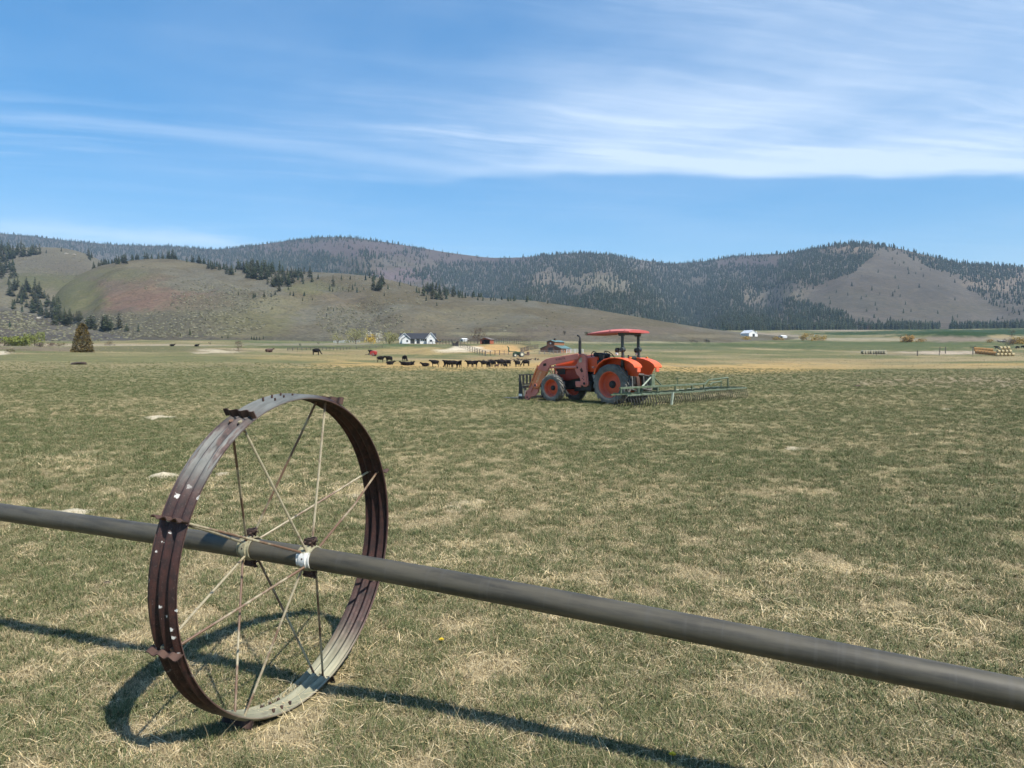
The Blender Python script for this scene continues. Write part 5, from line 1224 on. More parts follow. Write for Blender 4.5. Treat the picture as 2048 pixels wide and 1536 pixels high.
for a, b_ in (((-7.2, 1.85), (-5.1, 3.35)), ((-5.1, 3.35), (-3.1, 1.85))): roof_slab(hs, a, b_, -6.6, -5.0, M_ROOFD, .12)
MB().box((-2.4, -2.63, 1.15), (1.9, .06, 2.1)).build('dark_bay', M_GLASS, hs); MB().box((.2, -2.63, 1.15), (1.5, .06, 2.1)).build('dark_bay', M_GLASS, hs)
for x in (1.6, 2.6, 3.5): window(hs, x, -2.62, 1.7, .75, .8)
for x in (-3.4, -1.1, 1.2, 3.9): MB().box((x, -3.1, 1.15), (.14, .14, 2.3)).build('porch_post', M_TRIM, hs)
window(hs, -4.6, -6.33, 1.2, .9, 1.0); MB().box((6.0, -5.03, 2.9), (.5, .05, .5)).build('gable_vent', M_TRIM, hs)
# barn: raised middle, lean-to sides
p = gdrop(1102, 706.0)
bn = empty('barn', (p.x, p.y+3, p.z-.25), R(-28), label='brown raised centre barn with green metal roofs and a dark open doorway', cat='barn')
s_ = p.y/290.0; bn.scale = (s_,)*3
W2, WL, LB = 1.65, 4.5, 9.6
MB().prism([(-W2, 0), (W2, 0), (W2, 4.75), (0, 5.35), (-W2, 4.75)], 0, LB).build('wall', M_BARN_SHADE, bn)
for s2 in (1, -1):
    pts = [(s2*W2*1.002, 0), (s2*WL, 0), (s2*WL, 2.15), (s2*W2*1.002, 3.25)]
    MB().prism(pts, .02, LB).build('lean_to', M_BARN_SHADE, bn)
    roof_slab(bn, (s2*(WL+.35), 2.05), (s2*(W2+.01), 3.30), -.25, LB+.25, M_ROOFG, .10)
    roof_slab(bn, (s2*(W2+.35), 4.66), (0, 5.37), -.3, LB+.3, M_ROOFG, .10)
    MB().box((s2*(WL+.015), LB/2, 1.05), (.03, LB-.3, 2.05)).build('side_boards', M_BARN_SUN, bn); MB().box((s2*(W2+.015), LB/2, 4.05), (.03, LB-.3, 1.15)).build('clerestory', M_BARN_SUN, bn)  # sides carry the painted sunlit tone of the same boards
MB().box((0, -.012, 1.25), (2.0, .03, 2.5)).build('doorway', M_BLACK, bn)
for x in (-1.1, 1.1): MB().box((x, -.03, 1.3), (.14, .05, 2.6)).build('door_frame', M_WOOD, bn)
MB().lathe([(-.04, .0), (-.04, .32), (0, .32)], 14, 'y', (0, -.01, 4.15)).build('round_vent', M_TRIM, bn)
cp = MB().box((0, LB*.42, 5.65), (.75, .75, .7)).build('cupola', M_BARN_SHADE, bn); MB().box((0, LB*.42, 6.15), (1.05, 1.05, .35), taper=.15).build('cupola_roof', M_BLACK, cp)
for y in (2.0, 4.5, 7.0): window(bn, WL+.05, y, 1.3, .8, .6, 'x+', M_WOODG)
# open fronted red shed at the head of the arena
p = gdrop(970, 688.3)
sh = empty('shed', (p.x, p.y+1, p.z-.1), R(-24), label='small open fronted red shed at the top of the sandy arena', cat='shed'); sh.scale = (p.y/305.0,)*3
MB().prism([(-2.3, 0), (-2.3, 2.0), (0, 2.75), (2.3, 2.0), (2.3, 0), (2.1, 0), (2.1, 1.85), (0, 2.0), (-1.6, 1.85), (-1.6, 0)], 0, .12).build('front_wall', M_REDW, sh)
MB().prism([(-2.3, 0), (2.3, 0), (2.3, 2.0), (0, 2.75), (-2.3, 2.0)], 3.4, 3.5).build('back_wall', M_WOOD, sh)
for s2 in (1, -1):
    MB().box((s2*2.25, 1.75, 1.0), (.1, 3.3, 2.0)).build('side_wall', M_REDW, sh); roof_slab(sh, (s2*2.6, 1.92), (0, 2.78), -.3, 3.7, M_ROOFGR, .08)
MB().box((.9, 1.5, .9), (.12, .12, 1.8)).build('post', M_WOOD, sh); MB().box((-.4, .06, .55), (.12, .1, 1.1)).build('gate_post', M_WOOD, sh)
# small pale shed, far farmhouse and its outbuilding
def hut(px, row, w, d, h, pk, rz, mw, mr, label, Yd=None, chim=False):
    p = gdrop(px, row) if Yd is None else Vector(hillB.crest(px, Yd))
    e = empty('shed' if w < 7 else 'farmhouse', (p.x, p.y, p.z-.1), rz, label=label, cat='shed' if w < 7 else 'house')
    if w > 7: e.scale = (1.05,)*3
    MB().prism([(-w/2, 0), (w/2, 0), (w/2, h), (0, pk), (-w/2, h)], 0, d).build('wall', mw, e)
    for s2 in (1, -1): roof_slab(e, (s2*(w/2+.3), h-.12), (0, pk+.02), -.3, d+.3, mr, .10)
    MB().box((w*.1, -.02, h*.4), (w*.3, .05, h*.8)).build('door', M_GLASS if w > 4 else M_WOOD, e)
    if chim: MB().box((w/2+2.6, d*.4, h*.75), (1.0, 1.0, h*1.5)).build('chimney', mw, e); MB().box((w/2+1.4, d*.5, h*.4), (2.6, d*.6, h*.8)).build('annex', mw, e)
    return e
hut(923.5, 683, 2.7, 3.2, 1.2, 1.75, R(-50), M_WHITE, M_WHITE, 'tiny white shed between the house and the red shed')
hut(1505, 668.5, 7.6, 9, 2.6, 4.9, R(25), M_WHITE, M_TRIM, 'far white farmhouse at the foot of the dark forest', Yd=-58, chim=True)
hut(1560, 666.5, 6, 4, 1.2, 2.2, R(-70), M_WHITE, M_WHITE, 'low white roofed outbuilding right of the far farmhouse', Yd=-45)

# ------------------------------------------------------------------ fences
def fence(pts, step, h, rails, m, label, pw=.14, dense=True):
    W_ = [gdrop(*q) if len(q) == 2 else gat(q[0], q[2]) for q in pts]; root = empty('fence', W_[0], label=label, cat='fence', group='fences on the far farm'); o0 = W_[0]
    line = []
    for a, b_ in zip(W_[:-1], W_[1:]):
        n = max(1, int(round((b_-a).length/step)))
        for k in range(n): line.append(a.lerp(b_, k/n))
    line.append(W_[-1]); line = [Vector((q.x, q.y, float(ground_z(q.x, q.y)))) for q in line]
    pm = MB().box((0, 0, h*.5-.1), (pw, pw, h+.2)).mesh('post'); pm.materials.append(m)
    for q in line:
        o = link('post', pm, None, root); o.location = q-o0; o.rotation_euler = (rng.uniform(-.03, .03), rng.uniform(-.03, .03), rng.uniform(0, 1))
    for a, b_ in zip(line[:-1], line[1:]):
        for zr in rails:
            MB().tube([a-o0+Vector((0, -.03, zr)), b_-o0+Vector((0, -.03, zr+rng.uniform(-.03, .03)))], .045 if dense else .02, 4, cap=False).build('rail', m, root, smooth=False)
fence([(905, 690.5), (917, 693.5), (940, 702), (970, 712)], 2.6, 1.5, (.55, 1.0, 1.4), M_WOOD, 'dark rail fence slanting down the left side of the sandy arena')
fence([(971, 712), (990, 711), (1017, 709.5)], 2.8, 1.4, (.5, .95, 1.35), M_WOOD, 'dark rail fence along the near end of the arena')
fence([(1041, 706.5), (1058, 701), (1076, 697.5)], 2.2, 1.6, (.6, 1.1, 1.5), M_WOOD, 'dark rail fence from the arena up to the barn')
fence([(858, 690.5), (880, 689.5), (905, 690)], 2.6, 1.6, (.5, 1.0, 1.5), M_WOOD, 'dark corral fence in front of the house drive')
fence([(868, 686.5), (910, 687.5), (955, 687.8)], 2.8, 2.0, (.5, 1.0, 1.5, 1.9), M_WOOD, 'tall dark corral fence between the house and the red shed')
fence([(985, 687), (1012, 687.2), (1033, 688.5), (1060, 692.5)], 2.8, 2.2, (.6, 1.2, 1.8, 2.1), M_WOOD, 'tall pole corral right of the red shed')
fence([(576, 701.5), (630, 700), (700, 698.5), (765, 696)], 3.4, 1.0, (.35, .65, .9), M_WOOD, 'long low dark rail fence across the far field left of the house')
fence([(1078, 708.5), (1100, 709), (1128, 707)], 2.2, 1.2, (.35, .75, 1.1), M_WOODG, 'grey pipe panels in front of the barn')
fence([(1133, 706.5), (1150, 706), (1166, 706)], 2.2, 1.3, (.35, .75, 1.2), M_TRIM, 'pale metal panels right of the barn')
fence([(1752, 711.5), (1834, 711.8), (1878, 711), (1945, 711.5), (2048, 713), (2110, 714)], 8.0, 1.4, (.5, .9, 1.3), M_WOOD, 'thin wire fence in front of the hay bales', .12, False)
fence([(668, 686.3), (692, 685.5), (720, 685.5)], 2.0, 1.2, (.3, .7, 1.1), M_TRIM, 'pale picket fence left of the house garden')
for (px_, rw_, h_, lb) in ((1834, 712, 1.7, 'thick dark corner post in the wire fence'), (1890, 707, 2.4, 'tall thin gate post on the bare dirt, left one'), (1945, 708, 2.4, 'tall thin gate post beside the brown bales'), (1879, 705, 2.2, 'slim pole on the dirt behind the gate')):
    p = gdrop(px_, rw_); MB().tube([(0, 0, -.2), (0, .01, h_*.5), (0.02, 0, h_)], [.16, .15, .13], 7).build('fence_post', M_WOOD, None, label=lb, cat='post').location = p

# ------------------------------------------------------------------ hay bales
def bale_mesh(name, m):
    mb = MB(); mb.lathe([(-.62, .0), (-.62, .45), (-.60, .66), (-.54, .73), (0, .75), (.54, .73), (.60, .66), (.62, .45), (.62, 0)], 18, 'y', (0, 0, 0)); me = mb.mesh(name); me.materials.append(m); return me
def f_bale(c1, c2):
    def fn(g, b, tc):
        x, y, z = g.xyz(tc.outputs['Object']); n = g.noise(g.mapping(tc.outputs['Object'], (2, 14, 2)), 1.0, 4, .6); g.put(b.inputs['Base Color'], g.mix(g.ss(n, .35, .68), c1, c2)); g.put(b.inputs['Normal'], g.bump(n, .6, .05))
    return mat('hay_%d' % int(c1[0]*1000), fn, rough=.95, spec=.1)
BP = bale_mesh('hay_bale', f_bale((.36, .33, .235), (.22, .20, .14))); BB = bale_mesh('hay_bale', f_bale((.36, .21, .085), (.24, .135, .055))); BY = bale_mesh('hay_bale', f_bale((.47, .39, .23), (.33, .265, .15)))
def bale(me, pos, rz, label, group, sc=1.0):
    o = link('hay_bale', me, None, None, label=label, cat='hay bale', group=group); o.location = pos; o.rotation_euler = (0, rng.uniform(0, 6), rz); o.scale = (sc,)*3
for k in range(9):
    p = gdrop(1726+k*5.3, 708.2); lab = {0: 'weathered grey green round bale at the left end of the nine bale row', 8: 'weathered grey green round bale at the right end of the nine bale row'}.get(k, 'weathered grey green round bale inside the nine bale row')
    bale(BP, (p.x, p.y, p.z+.73), R(25), lab, 'row of weathered bales', p.y/275)
b0 = gdrop(1955, 711)
for k in range(7):
    p = gdrop(1953+k*6.3, 707.5+k*.75); bale(BB, (p.x, p.y, p.z+.72), R(62), 'brown round bale in the front line of the brown stack', 'brown bale stack', p.y/270)
for k in range(6):
    p = gdrop(1955+k*6.3, 705.6+k*.6); bale(BB, (p.x, p.y+1.2, p.z+1.35), R(62), 'brown round bale in the raised back line of the brown stack', 'brown bale stack', p.y/285)
pb = gdrop(2010, 712.8); px0 = 1996
for lev_, (n_, x0) in enumerate(((5, 1994), (4, 1996), (3, 2000))):
    for k in range(n_):
        q = gat(x0+k*7.6, pb.y+.1*k); bale(BY, (q.x, q.y, q.z+.56+lev_*.98), R(95), ('pale yellow round bale in the bottom layer of the three layer stack', 'pale yellow round bale in the middle layer of the three layer stack', 'pale yellow round bale in the top layer of the three layer stack')[lev_], 'pale bale stack', .78*pb.y/265)

# ------------------------------------------------------------------ vehicles and machines of the far yard
def wheel_simple(parent, x, y, r_, w, m_rim):
    t = MB().lathe([(-w/2, r_*.55), (-w/2, r_*.9), (-w*.3, r_), (w*.3, r_), (w/2, r_*.9), (w/2, r_*.55)], 18, 'y', (x, y, r_), closed=True).build('wheel', M_TYRE, parent)
    MB().lathe([(-w*.35, 0), (-w*.35, r_*.56), (w*.35, r_*.56), (w*.35, 0)], 14, 'y', (x, y, r_)).build('rim', m_rim, t)
p = gdrop(1037, 714)
gt = empty('tractor', p, R(12), label='green tractor with raised loader parked beside the sandy arena', cat='tractor'); gt.scale = (p.y/225,)*3
M_JD = mat('green_machine_paint', color=(.030, .085, .030), rough=.45); M_CREAMW = mat('cream_wheel_paint', color=(.70, .66, .48), rough=.5)
for s_ in (1, -1):
    wheel_simple(gt, .95, s_*.8, .78, .42, M_CREAMW); wheel_simple(gt, -1.15, s_*.75, .50, .30, M_CREAMW)
mb = MB(); mb.prism([(-1.75, .75), (-1.75, 1.25), (-1.5, 1.45), (.2, 1.55), (.25, .75)], -.38, .38); mb.build('hood', M_JD, gt, bevel=.05)
MB().box((-.2, 0, .72), (2.4, .5, .4)).build('chassis', M_DARK, gt, bevel=.03); MB().prism([(.15, .8), (.15, 1.2), (1.5, 1.5), (1.75, 1.2), (1.6, .8)], -.45, .45).build('platform', M_JD, gt, bevel=.04)
mb = MB(); mb.box((.75, 0, 1.55), (.5, .55, .14)); mb.box((1.0, 0, 1.85), (.14, .5, .5)); mb.build('seat', M_BLACK, gt, bevel=.03)
for s_ in (1, -1):
    MB().tube([(.3, s_*.62, 1.35), (-1.5, s_*.62, 1.75), (-2.7, s_*.62, 1.55)], .09, 6).build('loader_arm', M_JD, gt); MB().prism([(.2, .8), (.5, .8), (.45, 1.6), (.2, 1.6)], s_*.52, s_*.60).build('loader_tower', M_JD, gt)
mb = MB()
for s_ in (1, -1): mb.tube([(-2.7, s_*.5, 1.55), (-3.1, s_*.5, 2.0), (-3.0, s_*.5, 2.7), (-3.4, s_*.5, 3.2)], .10, 6)
mb.tube([(-2.8, -.55, 1.7), (-2.8, .55, 1.7)], .1, 6); mb.tube([(-3.05, -.5, 2.4), (-3.05, .5, 2.4)], .1, 6); mb.build('grapple', M_JD, gt)
mb = MB(); mb.tube([(1.6, .3, .6), (3.3, .2, .5)], .07, 6); mb.box((2.6, 0, .75), (1.4, 1.6, .25)); mb.box((3.0, 0, 1.2), (.5, 1.4, .7)); mb.build('rear_implement', mat('rusty_implement', color=(.16, .09, .06), two=(.08, .05, .04)), gt, bevel=.02)
p = gdrop(747, 712.5)
rm = empty('farm_machine', p, R(-10), label='small red farm machine with a drawbar beside a black cow', cat='farm machine'); rm.scale = (p.y/200,)*3
M_REDM = mat('red_machine_paint', color=(.42, .035, .025), rough=.5, two=(.33, .03, .02))
MB().prism([(-.8, .45), (.8, .45), (.85, 1.3), (.3, 1.5), (-.6, 1.35)], -.7, .7).build('body', M_REDM, rm, bevel=.06); MB().box((-1.0, 0, .6), (.6, 1.3, .35)).build('pickup', M_DARK, rm, bevel=.03)
for s_ in (1, -1): wheel_simple(rm, .15, s_*.85, .38, .22, M_REDM)
MB().tube([(-.9, 0, .5), (-2.4, .1, .42)], .07, 6).build('drawbar', M_RUST, rm); MB().lathe([(-.03, 0), (-.03, .45), (.03, .45), (.03, 0)], 16, 'y', (.2, -.73, 1.0)).build('belt_cover', M_REDM, rm)
p = gdrop(873, 686.8)
pk = empty('pickup_truck', p, R(4), label='dark pickup truck parked beside the white ranch house', cat='pickup truck')
M_CAR = mat('dark_blue_car_paint', color=(.030, .036, .05), rough=.25)
MB().prism([(-2.3, .45), (2.3, .45), (2.3, .95), (2.1, 1.02), (.9, 1.05), (.3, 1.75), (-.9, 1.78), (-1.05, 1.05), (-2.3, 1.02)], -.85, .85).build('body', M_CAR, pk, bevel=.06)
MB().prism([(.72, 1.12), (.25, 1.65), (-.80, 1.68), (-.88, 1.12)], -.87, .87).build('window', M_GLASS, pk, bevel=.02)
for x in (1.45, -1.4):
    for s_ in (1, -1): wheel_simple(pk, x, s_*.78, .36, .24, M_STEEL)
for s_ in (1, -1): MB().box((2.31, s_*.6, .82), (.03, .3, .15)).build('headlight', M_LENS, pk)
# ------------------------------------------------------------------ broadleaf trees, shrubs
def leaf_mat(name, c1, c2):
    def fn(g, b, tc):
        n = g.noise(tc.outputs['Object'], 2.6, 4, .65); g.put(b.inputs['Base Color'], g.mix(g.ss(n, .35, .68), c1, c2))
    return mat(name, fn, rough=.85, spec=.15)
def crown_mesh(w, h, n, size, seed, base=.15, twiggy=False, cone=0.0):
    q = np.random.default_rng(seed); k = int(11*max(1, w/h)**1.3)
    cc = np.c_[q.uniform(-.46, .46, k)*w if w > h*1.3 else q.normal(0, .24, k)*w, q.normal(0, .16, k)*w, h*(base+(1-base)*q.uniform(.10, .82, k))]
    cr = q.uniform(.20, .34, k)*min(w, h)
    ci = q.integers(0, k, n); d_ = q.normal(0, 1, (n, 3)); d_ /= np.linalg.norm(d_, axis=1)[:, None]
    P_ = cc[ci]+d_*(cr[ci]*q.uniform(.55, 1.12, n))[:, None]*np.array([1.15, 1.15, 1.0])
    P_[:, 2] = np.clip(P_[:, 2], .03*h, h)
    lim = w*.52*(1-cone*P_[:, 2]/h); r_ = np.hypot(P_[:, 0], P_[:, 1]); f_ = np.minimum(1, lim/np.maximum(r_, 1e-5)); P_[:, :2] *= f_[:, None]
    a = q.normal(0, 1, (n, 3)); a /= np.linalg.norm(a, axis=1)[:, None]; b_ = np.cross(a, q.normal(0, 1, (n, 3))); b_ /= np.linalg.norm(b_, axis=1)[:, None]
    if twiggy: a = d_*1.0+np.array([0, 0, .8]); a /= np.linalg.norm(a, axis=1)[:, None]
    s1 = (size*q.uniform(.6, 1.4, n))[:, None]; s2 = s1*(.30 if twiggy else .55)
    if twiggy: s1 = s1*2.6
    V = np.stack([P_-a*s1, P_-b_*s2, P_+a*s1, P_+b_*s2], 1).reshape(-1, 3)
    return np_mesh('crown', V, np.arange(4*n).reshape(n, 4))
def limbs_mesh(w, h, seed, n=6, r_=.05, up=.45):
    q = random.Random(seed); mb = MB(); mb.tube([(0, 0, -.15), (0, 0, h*.2), (q.uniform(-.05, .05)*w, 0, h*up)], [r_*h*.5, r_*h*.4, r_*h*.25], 6)
    for k in range(n):
        a = 6.28*k/n+q.random(); L = w*q.uniform(.25, .45); z0 = h*q.uniform(.08, up)
        mid = (math.cos(a)*L*.45, math.sin(a)*L*.45, z0+h*.22); tip = (math.cos(a)*L, math.sin(a)*L, min(h*.95, z0+h*q.uniform(.35, .6)))
        mb.tube([(0, 0, z0), mid, tip], [r_*h*.22, r_*h*.13, r_*h*.03], 5)
    return mb.mesh('trunk')
def plant(name, px, row, wpx, hpx, m, label, cat_, n=420, size=.09, seed=0, group=None, Yd=None, twiggy=False, cone=0.0, trunk=M_BARK, tree=True, on=None):
    if on is not None: q = first_hit(px, row); p = Vector(q)
    else: p = gdrop(px, row) if Yd is None else gat(px, Yd)
    k = p.y/FPX; w, h = wpx*k, hpx*k
    e = empty(name, (p.x, p.y, p.z-.02*h), rng.uniform(0, 6.28), label=label, cat=cat_, group=group)
    link('trunk' if tree else 'stems', limbs_mesh(w, h, seed, 6 if tree else 8, .05 if tree else .03), trunk, e)
    cm = crown_mesh(w, h, n, size*max(w, h)*.5, seed, .15 if tree else .0, twiggy, cone); link('crown' if tree else 'foliage', cm, m, e)
    return e
L_WIL = leaf_mat('budding_willow', (.30, .285, .115), (.20, .19, .085)); L_YEL = leaf_mat('yellow_blossom', (.58, .40, .04), (.42, .27, .04)); L_WHT = leaf_mat('white_blossom', (.72, .68, .56), (.45, .40, .28)); L_BRN = leaf_mat('bare_brown_twigs', (.115, .075, .055), (.075, .05, .04)); L_LIME = leaf_mat('fresh_lime_leaves', (.215, .235, .055), (.13, .155, .04)); L_GOLD = leaf_mat('golden_willow_twigs', (.40, .265, .055), (.27, .18, .05)); L_ORG = leaf_mat('orange_willow_twigs', (.36, .215, .055), (.26, .16, .06)); L_MAR = leaf_mat('maroon_twigs', (.075, .045, .045), (.05, .035, .033)); L_OLV = leaf_mat('olive_brush', (.14, .12, .055), (.09, .08, .04)); L_DRK = leaf_mat('dark_brush', (.035, .04, .025), (.05, .05, .032))
plant('willow_tree', 712, 688, 44, 32, L_WIL, 'large pale green budding willow left of the yellow shrub', 'willow', 1300, .045, 1)
plant('willow_tree', 676, 688, 30, 22, L_WIL, 'smaller faint willow at the left end of the house garden', 'willow', 700, .045, 2)
plant('willow_tree', 780, 688, 46, 24, L_WIL, 'spreading pale willow just left of the white house', 'willow', 1300, .045, 3)
plant('willow_tree', 815, 684, 40, 26, L_WIL, 'willow crown showing above the left roof of the house', 'willow', 900, .045, 33, Yd=372)
plant('flowering_shrub', 741, 688, 24, 20, L_YEL, 'bright yellow flowering shrub in the house garden', 'shrub', 500, .08, 4, tree=False)
plant('blossom_tree', 758, 687, 16, 22, L_WHT, 'white blossoming tree right of the yellow shrub', 'tree', 300, .09, 5)
plant('blossom_tree', 737, 684, 12, 26, L_WHT, 'white blossoming tree behind the yellow shrub', 'tree', 200, .09, 6, Yd=360)
plant('blossom_tree', 773, 687, 10, 14, L_WHT, 'small pale blossoming tree near the white house', 'tree', 160, .09, 66)
bt = plant('bare_tree', 956, 689, 40, 34, L_BRN, 'leafless grey brown tree spreading behind the red shed', 'tree', 420, .05, 7, Yd=330, twiggy=True)
plant('flowering_shrub', 877, 685, 12, 8, L_YEL, 'low yellow shrub right of the white house gable', 'shrub', 120, .09, 8, Yd=356, tree=False)
for i, (px_, rw_, w_, h_, m_, lb) in enumerate([
 (-4, 694, 34, 22, L_MAR, 'dark maroon leafless bush at the left picture edge'), (34, 692, 56, 19, L_LIME, 'long lime green thicket below the sage slope'), (70, 692, 34, 32, L_LIME, 'tall lime green bush at the right of the thicket'), (82, 694, 24, 9, L_MAR, 'dark low bush in front of the tall lime bush'), (103, 693, 24, 9, L_BRN, 'brown twiggy bush right of the lime bushes'), (125, 692.5, 18, 8, L_OLV, 'grey green low bush left of the brown conifer'),
 (221, 692, 20, 10, L_BRN, 'round brown bush right of the brown conifer'), (22, 706, 20, 10, L_OLV, 'dry olive weed clump by the left sand bank'), (478, 703, 20, 21, L_BRN, 'upright leafless brown bush on the pale sand bank'), (421, 690, 9, 8, L_MAR, 'small dark twiggy bush left of the sand bank'), (600, 692, 9, 6, L_DRK, 'small dark round shrub on the far left field'), (637, 689, 7, 7, L_DRK, 'small dark conical shrub left of the garden'),
 (1490, 681, 26, 9, L_GOLD, 'low golden willow bush left of the far farmhouse field'), (1557, 680.5, 22, 9, L_GOLD, 'small golden willow bush right of the far farmhouse'), (1612, 681, 28, 15, L_GOLD, 'tall golden willow bush, left of the joined pair'), (1637, 682, 28, 12, L_GOLD, 'lower golden willow bush, right of the joined pair'), (1815, 684, 38, 14, L_ORG, 'wide orange willow bush at the foot of the brown knoll'), (1840, 684, 22, 7, L_ORG, 'low orange brush right of the wide orange bush'),
 (2034, 688, 34, 14, L_GOLD, 'golden willow bush near the right picture edge'), (2018, 691, 26, 14, L_MAR, 'dark grey leafless bush beside the right golden bush'), (1978, 685, 18, 7, L_ORG, 'small orange bush left of the black and white cows'), (2022, 675, 12, 16, L_BRN, 'slender bare reddish tree on the far right field'), (1945, 698, 12, 8, L_MAR, 'small brown bush above the brown bales'), (1413, 685, 14, 9, L_DRK, 'dark round bush on the green field right of the canopy'), (1384, 685, 11, 7, L_DRK, 'smaller dark bush left of the dark round bush'), (1394, 686, 8, 5, L_DRK, 'tiny dark bush between the two dark bushes'),
 (1176, 671, 18, 8, L_DRK, 'dark bush behind the exhaust stack at the hill foot'), (1128, 671, 7, 11, L_DRK, 'lone dark little tree above the barn at the hill foot'), (1735, 656, 10, 14, L_BRN, 'pale leafless tree in front of the dark forest, left one'), (1722, 657, 9, 11, L_BRN, 'small pale leafless tree beside the other pale tree')]):
    plant('bush' if h_ < 15 else 'tall_bush', px_, rw_, w_, h_, m_, lb, 'bush', int(200+w_*h_*1.2), .07 if m_ in (L_LIME, L_OLV, L_DRK, L_GOLD, L_ORG) else .05, 20+i, group='bushes of the valley floor', twiggy=m_ in (L_BRN, L_MAR), tree=False, Yd=(1060 if px_ in (1735, 1722) else None), on=(1 if px_ in (1176, 1128) else None))
# the brown conifer standing at the near field's edge
M_BNEED = mat('bronze_needles', f_needles((.165, .108, .044), (.055, .042, .018)), rough=.8, spec=.2)
p = gdrop(166, 704.5); k = p.y/FPX
tm, _cm = pine_meshes(77)
q_ = np.random.default_rng(5); nl = 3600; hh = q_.random(nl)**1.25; ang = q_.uniform(0, 6.28, nl)
lump = fbm(np.cos(ang)*2.2+5, np.sin(ang)*2.2+hh*11.0, 3); shell = .36*(1-hh)**.46*(.72+.50*lump)*np.sqrt(q_.uniform(.12, 1.0, nl))+.012
Pn = np.c_[np.cos(ang)*shell, np.sin(ang)*shell, hh*.985+.01]
dn = np.c_[np.cos(ang), np.sin(ang), q_.uniform(-.35, .45, nl)]*.5+q_.normal(0, .6, (nl, 3)); dn /= np.linalg.norm(dn, axis=1)[:, None]; bn_ = np.cross(dn, q_.normal(0, 1, (nl, 3))); bn_ /= np.linalg.norm(bn_, axis=1)[:, None]
l1 = q_.uniform(.018, .042, nl)[:, None]; l2 = l1*.42
cm = np_mesh('crown', np.stack([Pn-dn*l1, Pn-bn_*l2, Pn+dn*l1, Pn+bn_*l2], 1).reshape(-1, 3), np.arange(4*nl).reshape(nl, 4)); cm.materials.append(M_BNEED)
e = empty('conifer', (p.x, p.y, p.z-.05), 1.0, label='bronze brown conifer standing alone at the left field edge', cat='conifer'); e.scale = (k*58, k*58, k*58)
link('trunk', tm, None, e); link('crown', cm, None, e)
# pale boulders on the hillside
M_BOULD = mat('pale_rock', color=(.36, .32, .26), rough=.9, two=(.22, .20, .17))
for i, (px_, rw_, w_, lb) in enumerate([(138, 509, 7, 'pale boulder on the upper left hilltop, left of two'), (153, 511, 8, 'pale boulder on the upper left hilltop, right of two'), (66, 513, 8, 'pale rock among the rim pines'), (80, 637, 10, 'pale rock outcrop at the lower edge of the ravine pines'), (166, 653, 9, 'pale rock below the row of tall pines'), (178, 654, 8, 'pale rock right of its twin below the tall pines'), (389, 522, 6, 'pale rock on the crest right of the dome top')]):
    q = first_hit(px_, rw_); s_ = w_/FPX*q[1]*.5
    mb = MB(); vs = []
    bm = bmesh.new(); bmesh.ops.create_icosphere(bm, subdivisions=2, radius=1.0)
    for v in bm.verts: v.co *= 1+.35*(random.random()-.5); v.co.z *= .55
    me = bpy.data.meshes.new('boulder'); bm.to_mesh(me); bm.free()
    o = link('boulder', me, M_BOULD, None, label=lb, cat='boulder', group='pale boulders on the hills'); o.location = q; o.scale = (s_,)*3
# ------------------------------------------------------------------ small things in the near grass
def f_soil(g, b, tc):
    p = g.new('ShaderNodeNewGeometry').outputs['Position']; n = g.noise(p, 30.0, 5, .65); n2 = g.noise(p, 7.0, 4, .6)
    g.put(b.inputs['Base Color'], g.mix(g.ss(n, .38, .66), (.56, .49, .35), (.36, .30, .20))); g.put(b.inputs['Normal'], g.bump(g.add(n, n2), .8, .03))
M_SOIL = mat('pale_dry_soil', f_soil, rough=.95, spec=.1)
def mound(px, row, wpx, hgt, label, seed, deep=.55):
    y = EYE*FPX/(row-HOR); x = (px-1024)/FPX*y; w = wpx/FPX*y*.5; n = 26
    A, Rr_ = np.meshgrid(np.linspace(0, 2*math.pi, 34, endpoint=False), np.linspace(0, 1, 12), indexing='ij')
    wob = 1+.62*(fbm(np.cos(A)*1.9+seed+5, np.sin(A)*1.9+seed*2+5, 3)-.5)*2
    X_ = np.cos(A)*Rr_*w*wob; Y_ = np.sin(A)*Rr_*w*deep*2.2*wob
    Z_ = hgt*.55*np.clip(1-Rr_**1.3, 0, 1)*(.25+1.5*fbm(X_*7+seed, Y_*7, 3))-.02*Rr_**3
    Z_ = Z_+ground_z(x+X_, y+Y_)-float(ground_z(x, y))
    i = np.arange(34*12).reshape(34, 12); nx_ = np.roll(i, -1, axis=0); q = np.stack([i[:, :-1], i[:, 1:], nx_[:, 1:], nx_[:, :-1]], -1).reshape(-1, 4)
    o = link('soil_mound', np_mesh('soil_mound', np.c_[X_.ravel(), Y_.ravel(), Z_.ravel()], q, True), M_SOIL, None, label=label, cat='soil mound', group='pale gopher mounds in the pasture'); o.location = (x, y, float(ground_z(x, y))+.004)
for i, t in enumerate([(318, 836, 74, .10, 'pale soil mound left of the wheel top, farthest of the left three'), (322, 950, 62, .09, 'pale soil mound beside the upper left rim of the wheel'), (120, 1024, 120, .10, 'pale soil mound right behind the pipe at the left'), (440, 945, 36, .03, 'thin pale soil patch seen through the wheel spokes'), (1590, 896, 70, .02, 'thin pale soil patch in the middle of the right pasture'), (1893, 819, 30, .05, 'small pale soil mound far right behind the harrow'), (935, 1012, 130, .015, 'flat pale soil patch in the middle of the pasture'), (1470, 803, 26, .05, 'small pale soil clod pile just below the harrow end'), (700, 990, 70, .02, 'thin pale soil patch right behind the wheel')]): mound(*t, seed=i*3.1+1)
M_DUNG = mat('dark_dung', color=(.045, .030, .022), rough=.9, two=(.11, .075, .05))
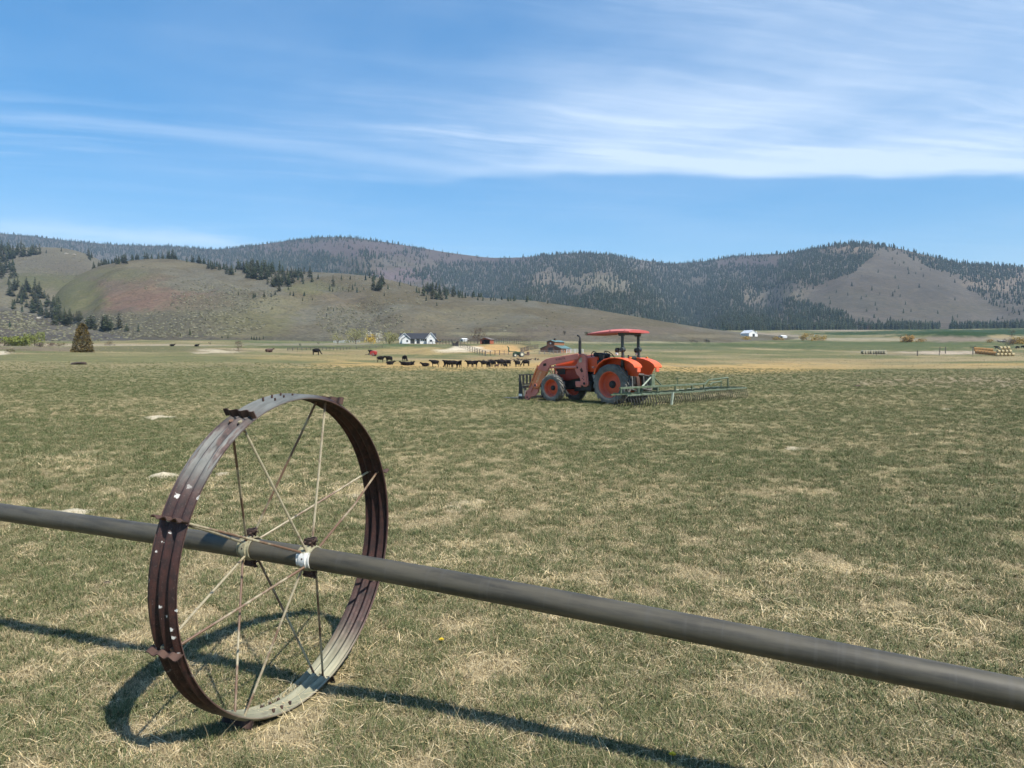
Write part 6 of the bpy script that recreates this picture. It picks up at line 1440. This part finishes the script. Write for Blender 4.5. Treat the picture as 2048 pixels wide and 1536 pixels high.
for i, (px_, rw_, w_, lb) in enumerate([(1905, 1452, 34, 'dark dung clod in the grass at the lower right'), (1968, 1283, 22, 'dark clod above the pipe near the right edge'), (1535, 1208, 22, 'small brown clod left of the hay wisps above the pipe'), (1925, 1265, 14, 'tiny dark clod left of the clod near the right edge'), (1240, 1285, 16, 'small brown clod just below the pipe middle'), (208, 1158, 22, 'reddish brown dry clod left of the wheel'), (1715, 772, 14, 'dark clod on the far right pasture'), (158, 729, 26, 'low dark log lying on the far left pasture'), (1310, 830, 9, 'tiny dark clod below the harrow')]):
    y = EYE*FPX/(rw_-HOR) if rw_ > 760 else gdrop(px_, rw_).y; x = (px_-1024)/FPX*y; s_ = w_/FPX*y*.5
    bm = bmesh.new(); bmesh.ops.create_icosphere(bm, subdivisions=2, radius=1.0)
    for v in bm.verts: v.co *= 1+.5*(random.random()-.5); v.co.z *= .45
    me = bpy.data.meshes.new('clod'); bm.to_mesh(me); bm.free()
    o = link('dung_clod' if w_ != 26 else 'fallen_log', me, M_DUNG, None, label=lb, cat='clod', group='clods in the grass'); o.location = (x, y, float(ground_z(x, y))+s_*.15); o.scale = (s_*(1 if w_ != 26 else 1.3), s_*.8, s_*(1 if w_ != 26 else .6))
M_PETAL = mat('dandelion_petals', color=(.85, .62, .02), rough=.6, two=(.75, .45, .01)); M_STEM = mat('dandelion_leaf', color=(.09, .14, .04), rough=.6)
for (px_, rw_, lb) in ((881, 1293, 'single yellow dandelion below the middle of the pipe'), (1351, 1530, 'single yellow dandelion at the bottom picture edge')):
    y = EYE*FPX/(rw_-HOR)*.985; x = (px_-1024)/FPX*y; z = float(ground_z(x, y)); e = empty('dandelion', (x, y, z), label=lb, cat='dandelion')
    MB().tube([(0, 0, 0), (.002, 0, .03), (0, .002, .045)], .002, 6).build('stem', M_STEM, e)
    mb = MB()
    for ring, (n_, L, zz) in enumerate(((16, .017, .046), (12, .012, .050), (7, .007, .053))):
        for k in range(n_):
            a = 6.28*k/n_+ring*.3; c_, s_ = math.cos(a), math.sin(a); t_ = L*.16
            mb._add([(0, 0, zz-.003), (c_*L*.6-s_*t_, s_*L*.6+c_*t_, zz+.002), (c_*L, s_*L, zz+.001), (c_*L*.6+s_*t_, s_*L*.6-c_*t_, zz+.002)], [(0, 1, 2, 3)])
    mb.build('flower', M_PETAL, e, smooth=False)
    for k in range(5):
        a = 6.28*k/5; MB()._add([(0, 0, .002), (math.cos(a)*.03-math.sin(a)*.006, math.sin(a)*.03+math.cos(a)*.006, .012), (math.cos(a)*.06, math.sin(a)*.06, .006), (math.cos(a)*.03+math.sin(a)*.006, math.sin(a)*.03-math.cos(a)*.006, .012)], [(0, 1, 2, 3)]).build('leaf', M_STEM, e, smooth=False)
# ------------------------------------------------------------------ thin air haze round the whole valley
mb = MB(); mb.box((0, 2400, 345), (11000, 6400, 800))
hz = mb.build('haze', None, kind='stuff', smooth=False, label='thin blue air haze over the valley', cat='haze')
m_ = bpy.data.materials.new('air_haze'); m_.use_nodes = True; nt = m_.node_tree; nt.nodes.clear()
out = nt.nodes.new('ShaderNodeOutputMaterial'); pv = nt.nodes.new('ShaderNodeVolumePrincipled')
pv.inputs['Density'].default_value = 0.000085; pv.inputs['Color'].default_value = (.55, .76, 1.0, 1)
nt.links.new(pv.outputs[0], out.inputs['Volume']); hz.data.materials.append(m_)
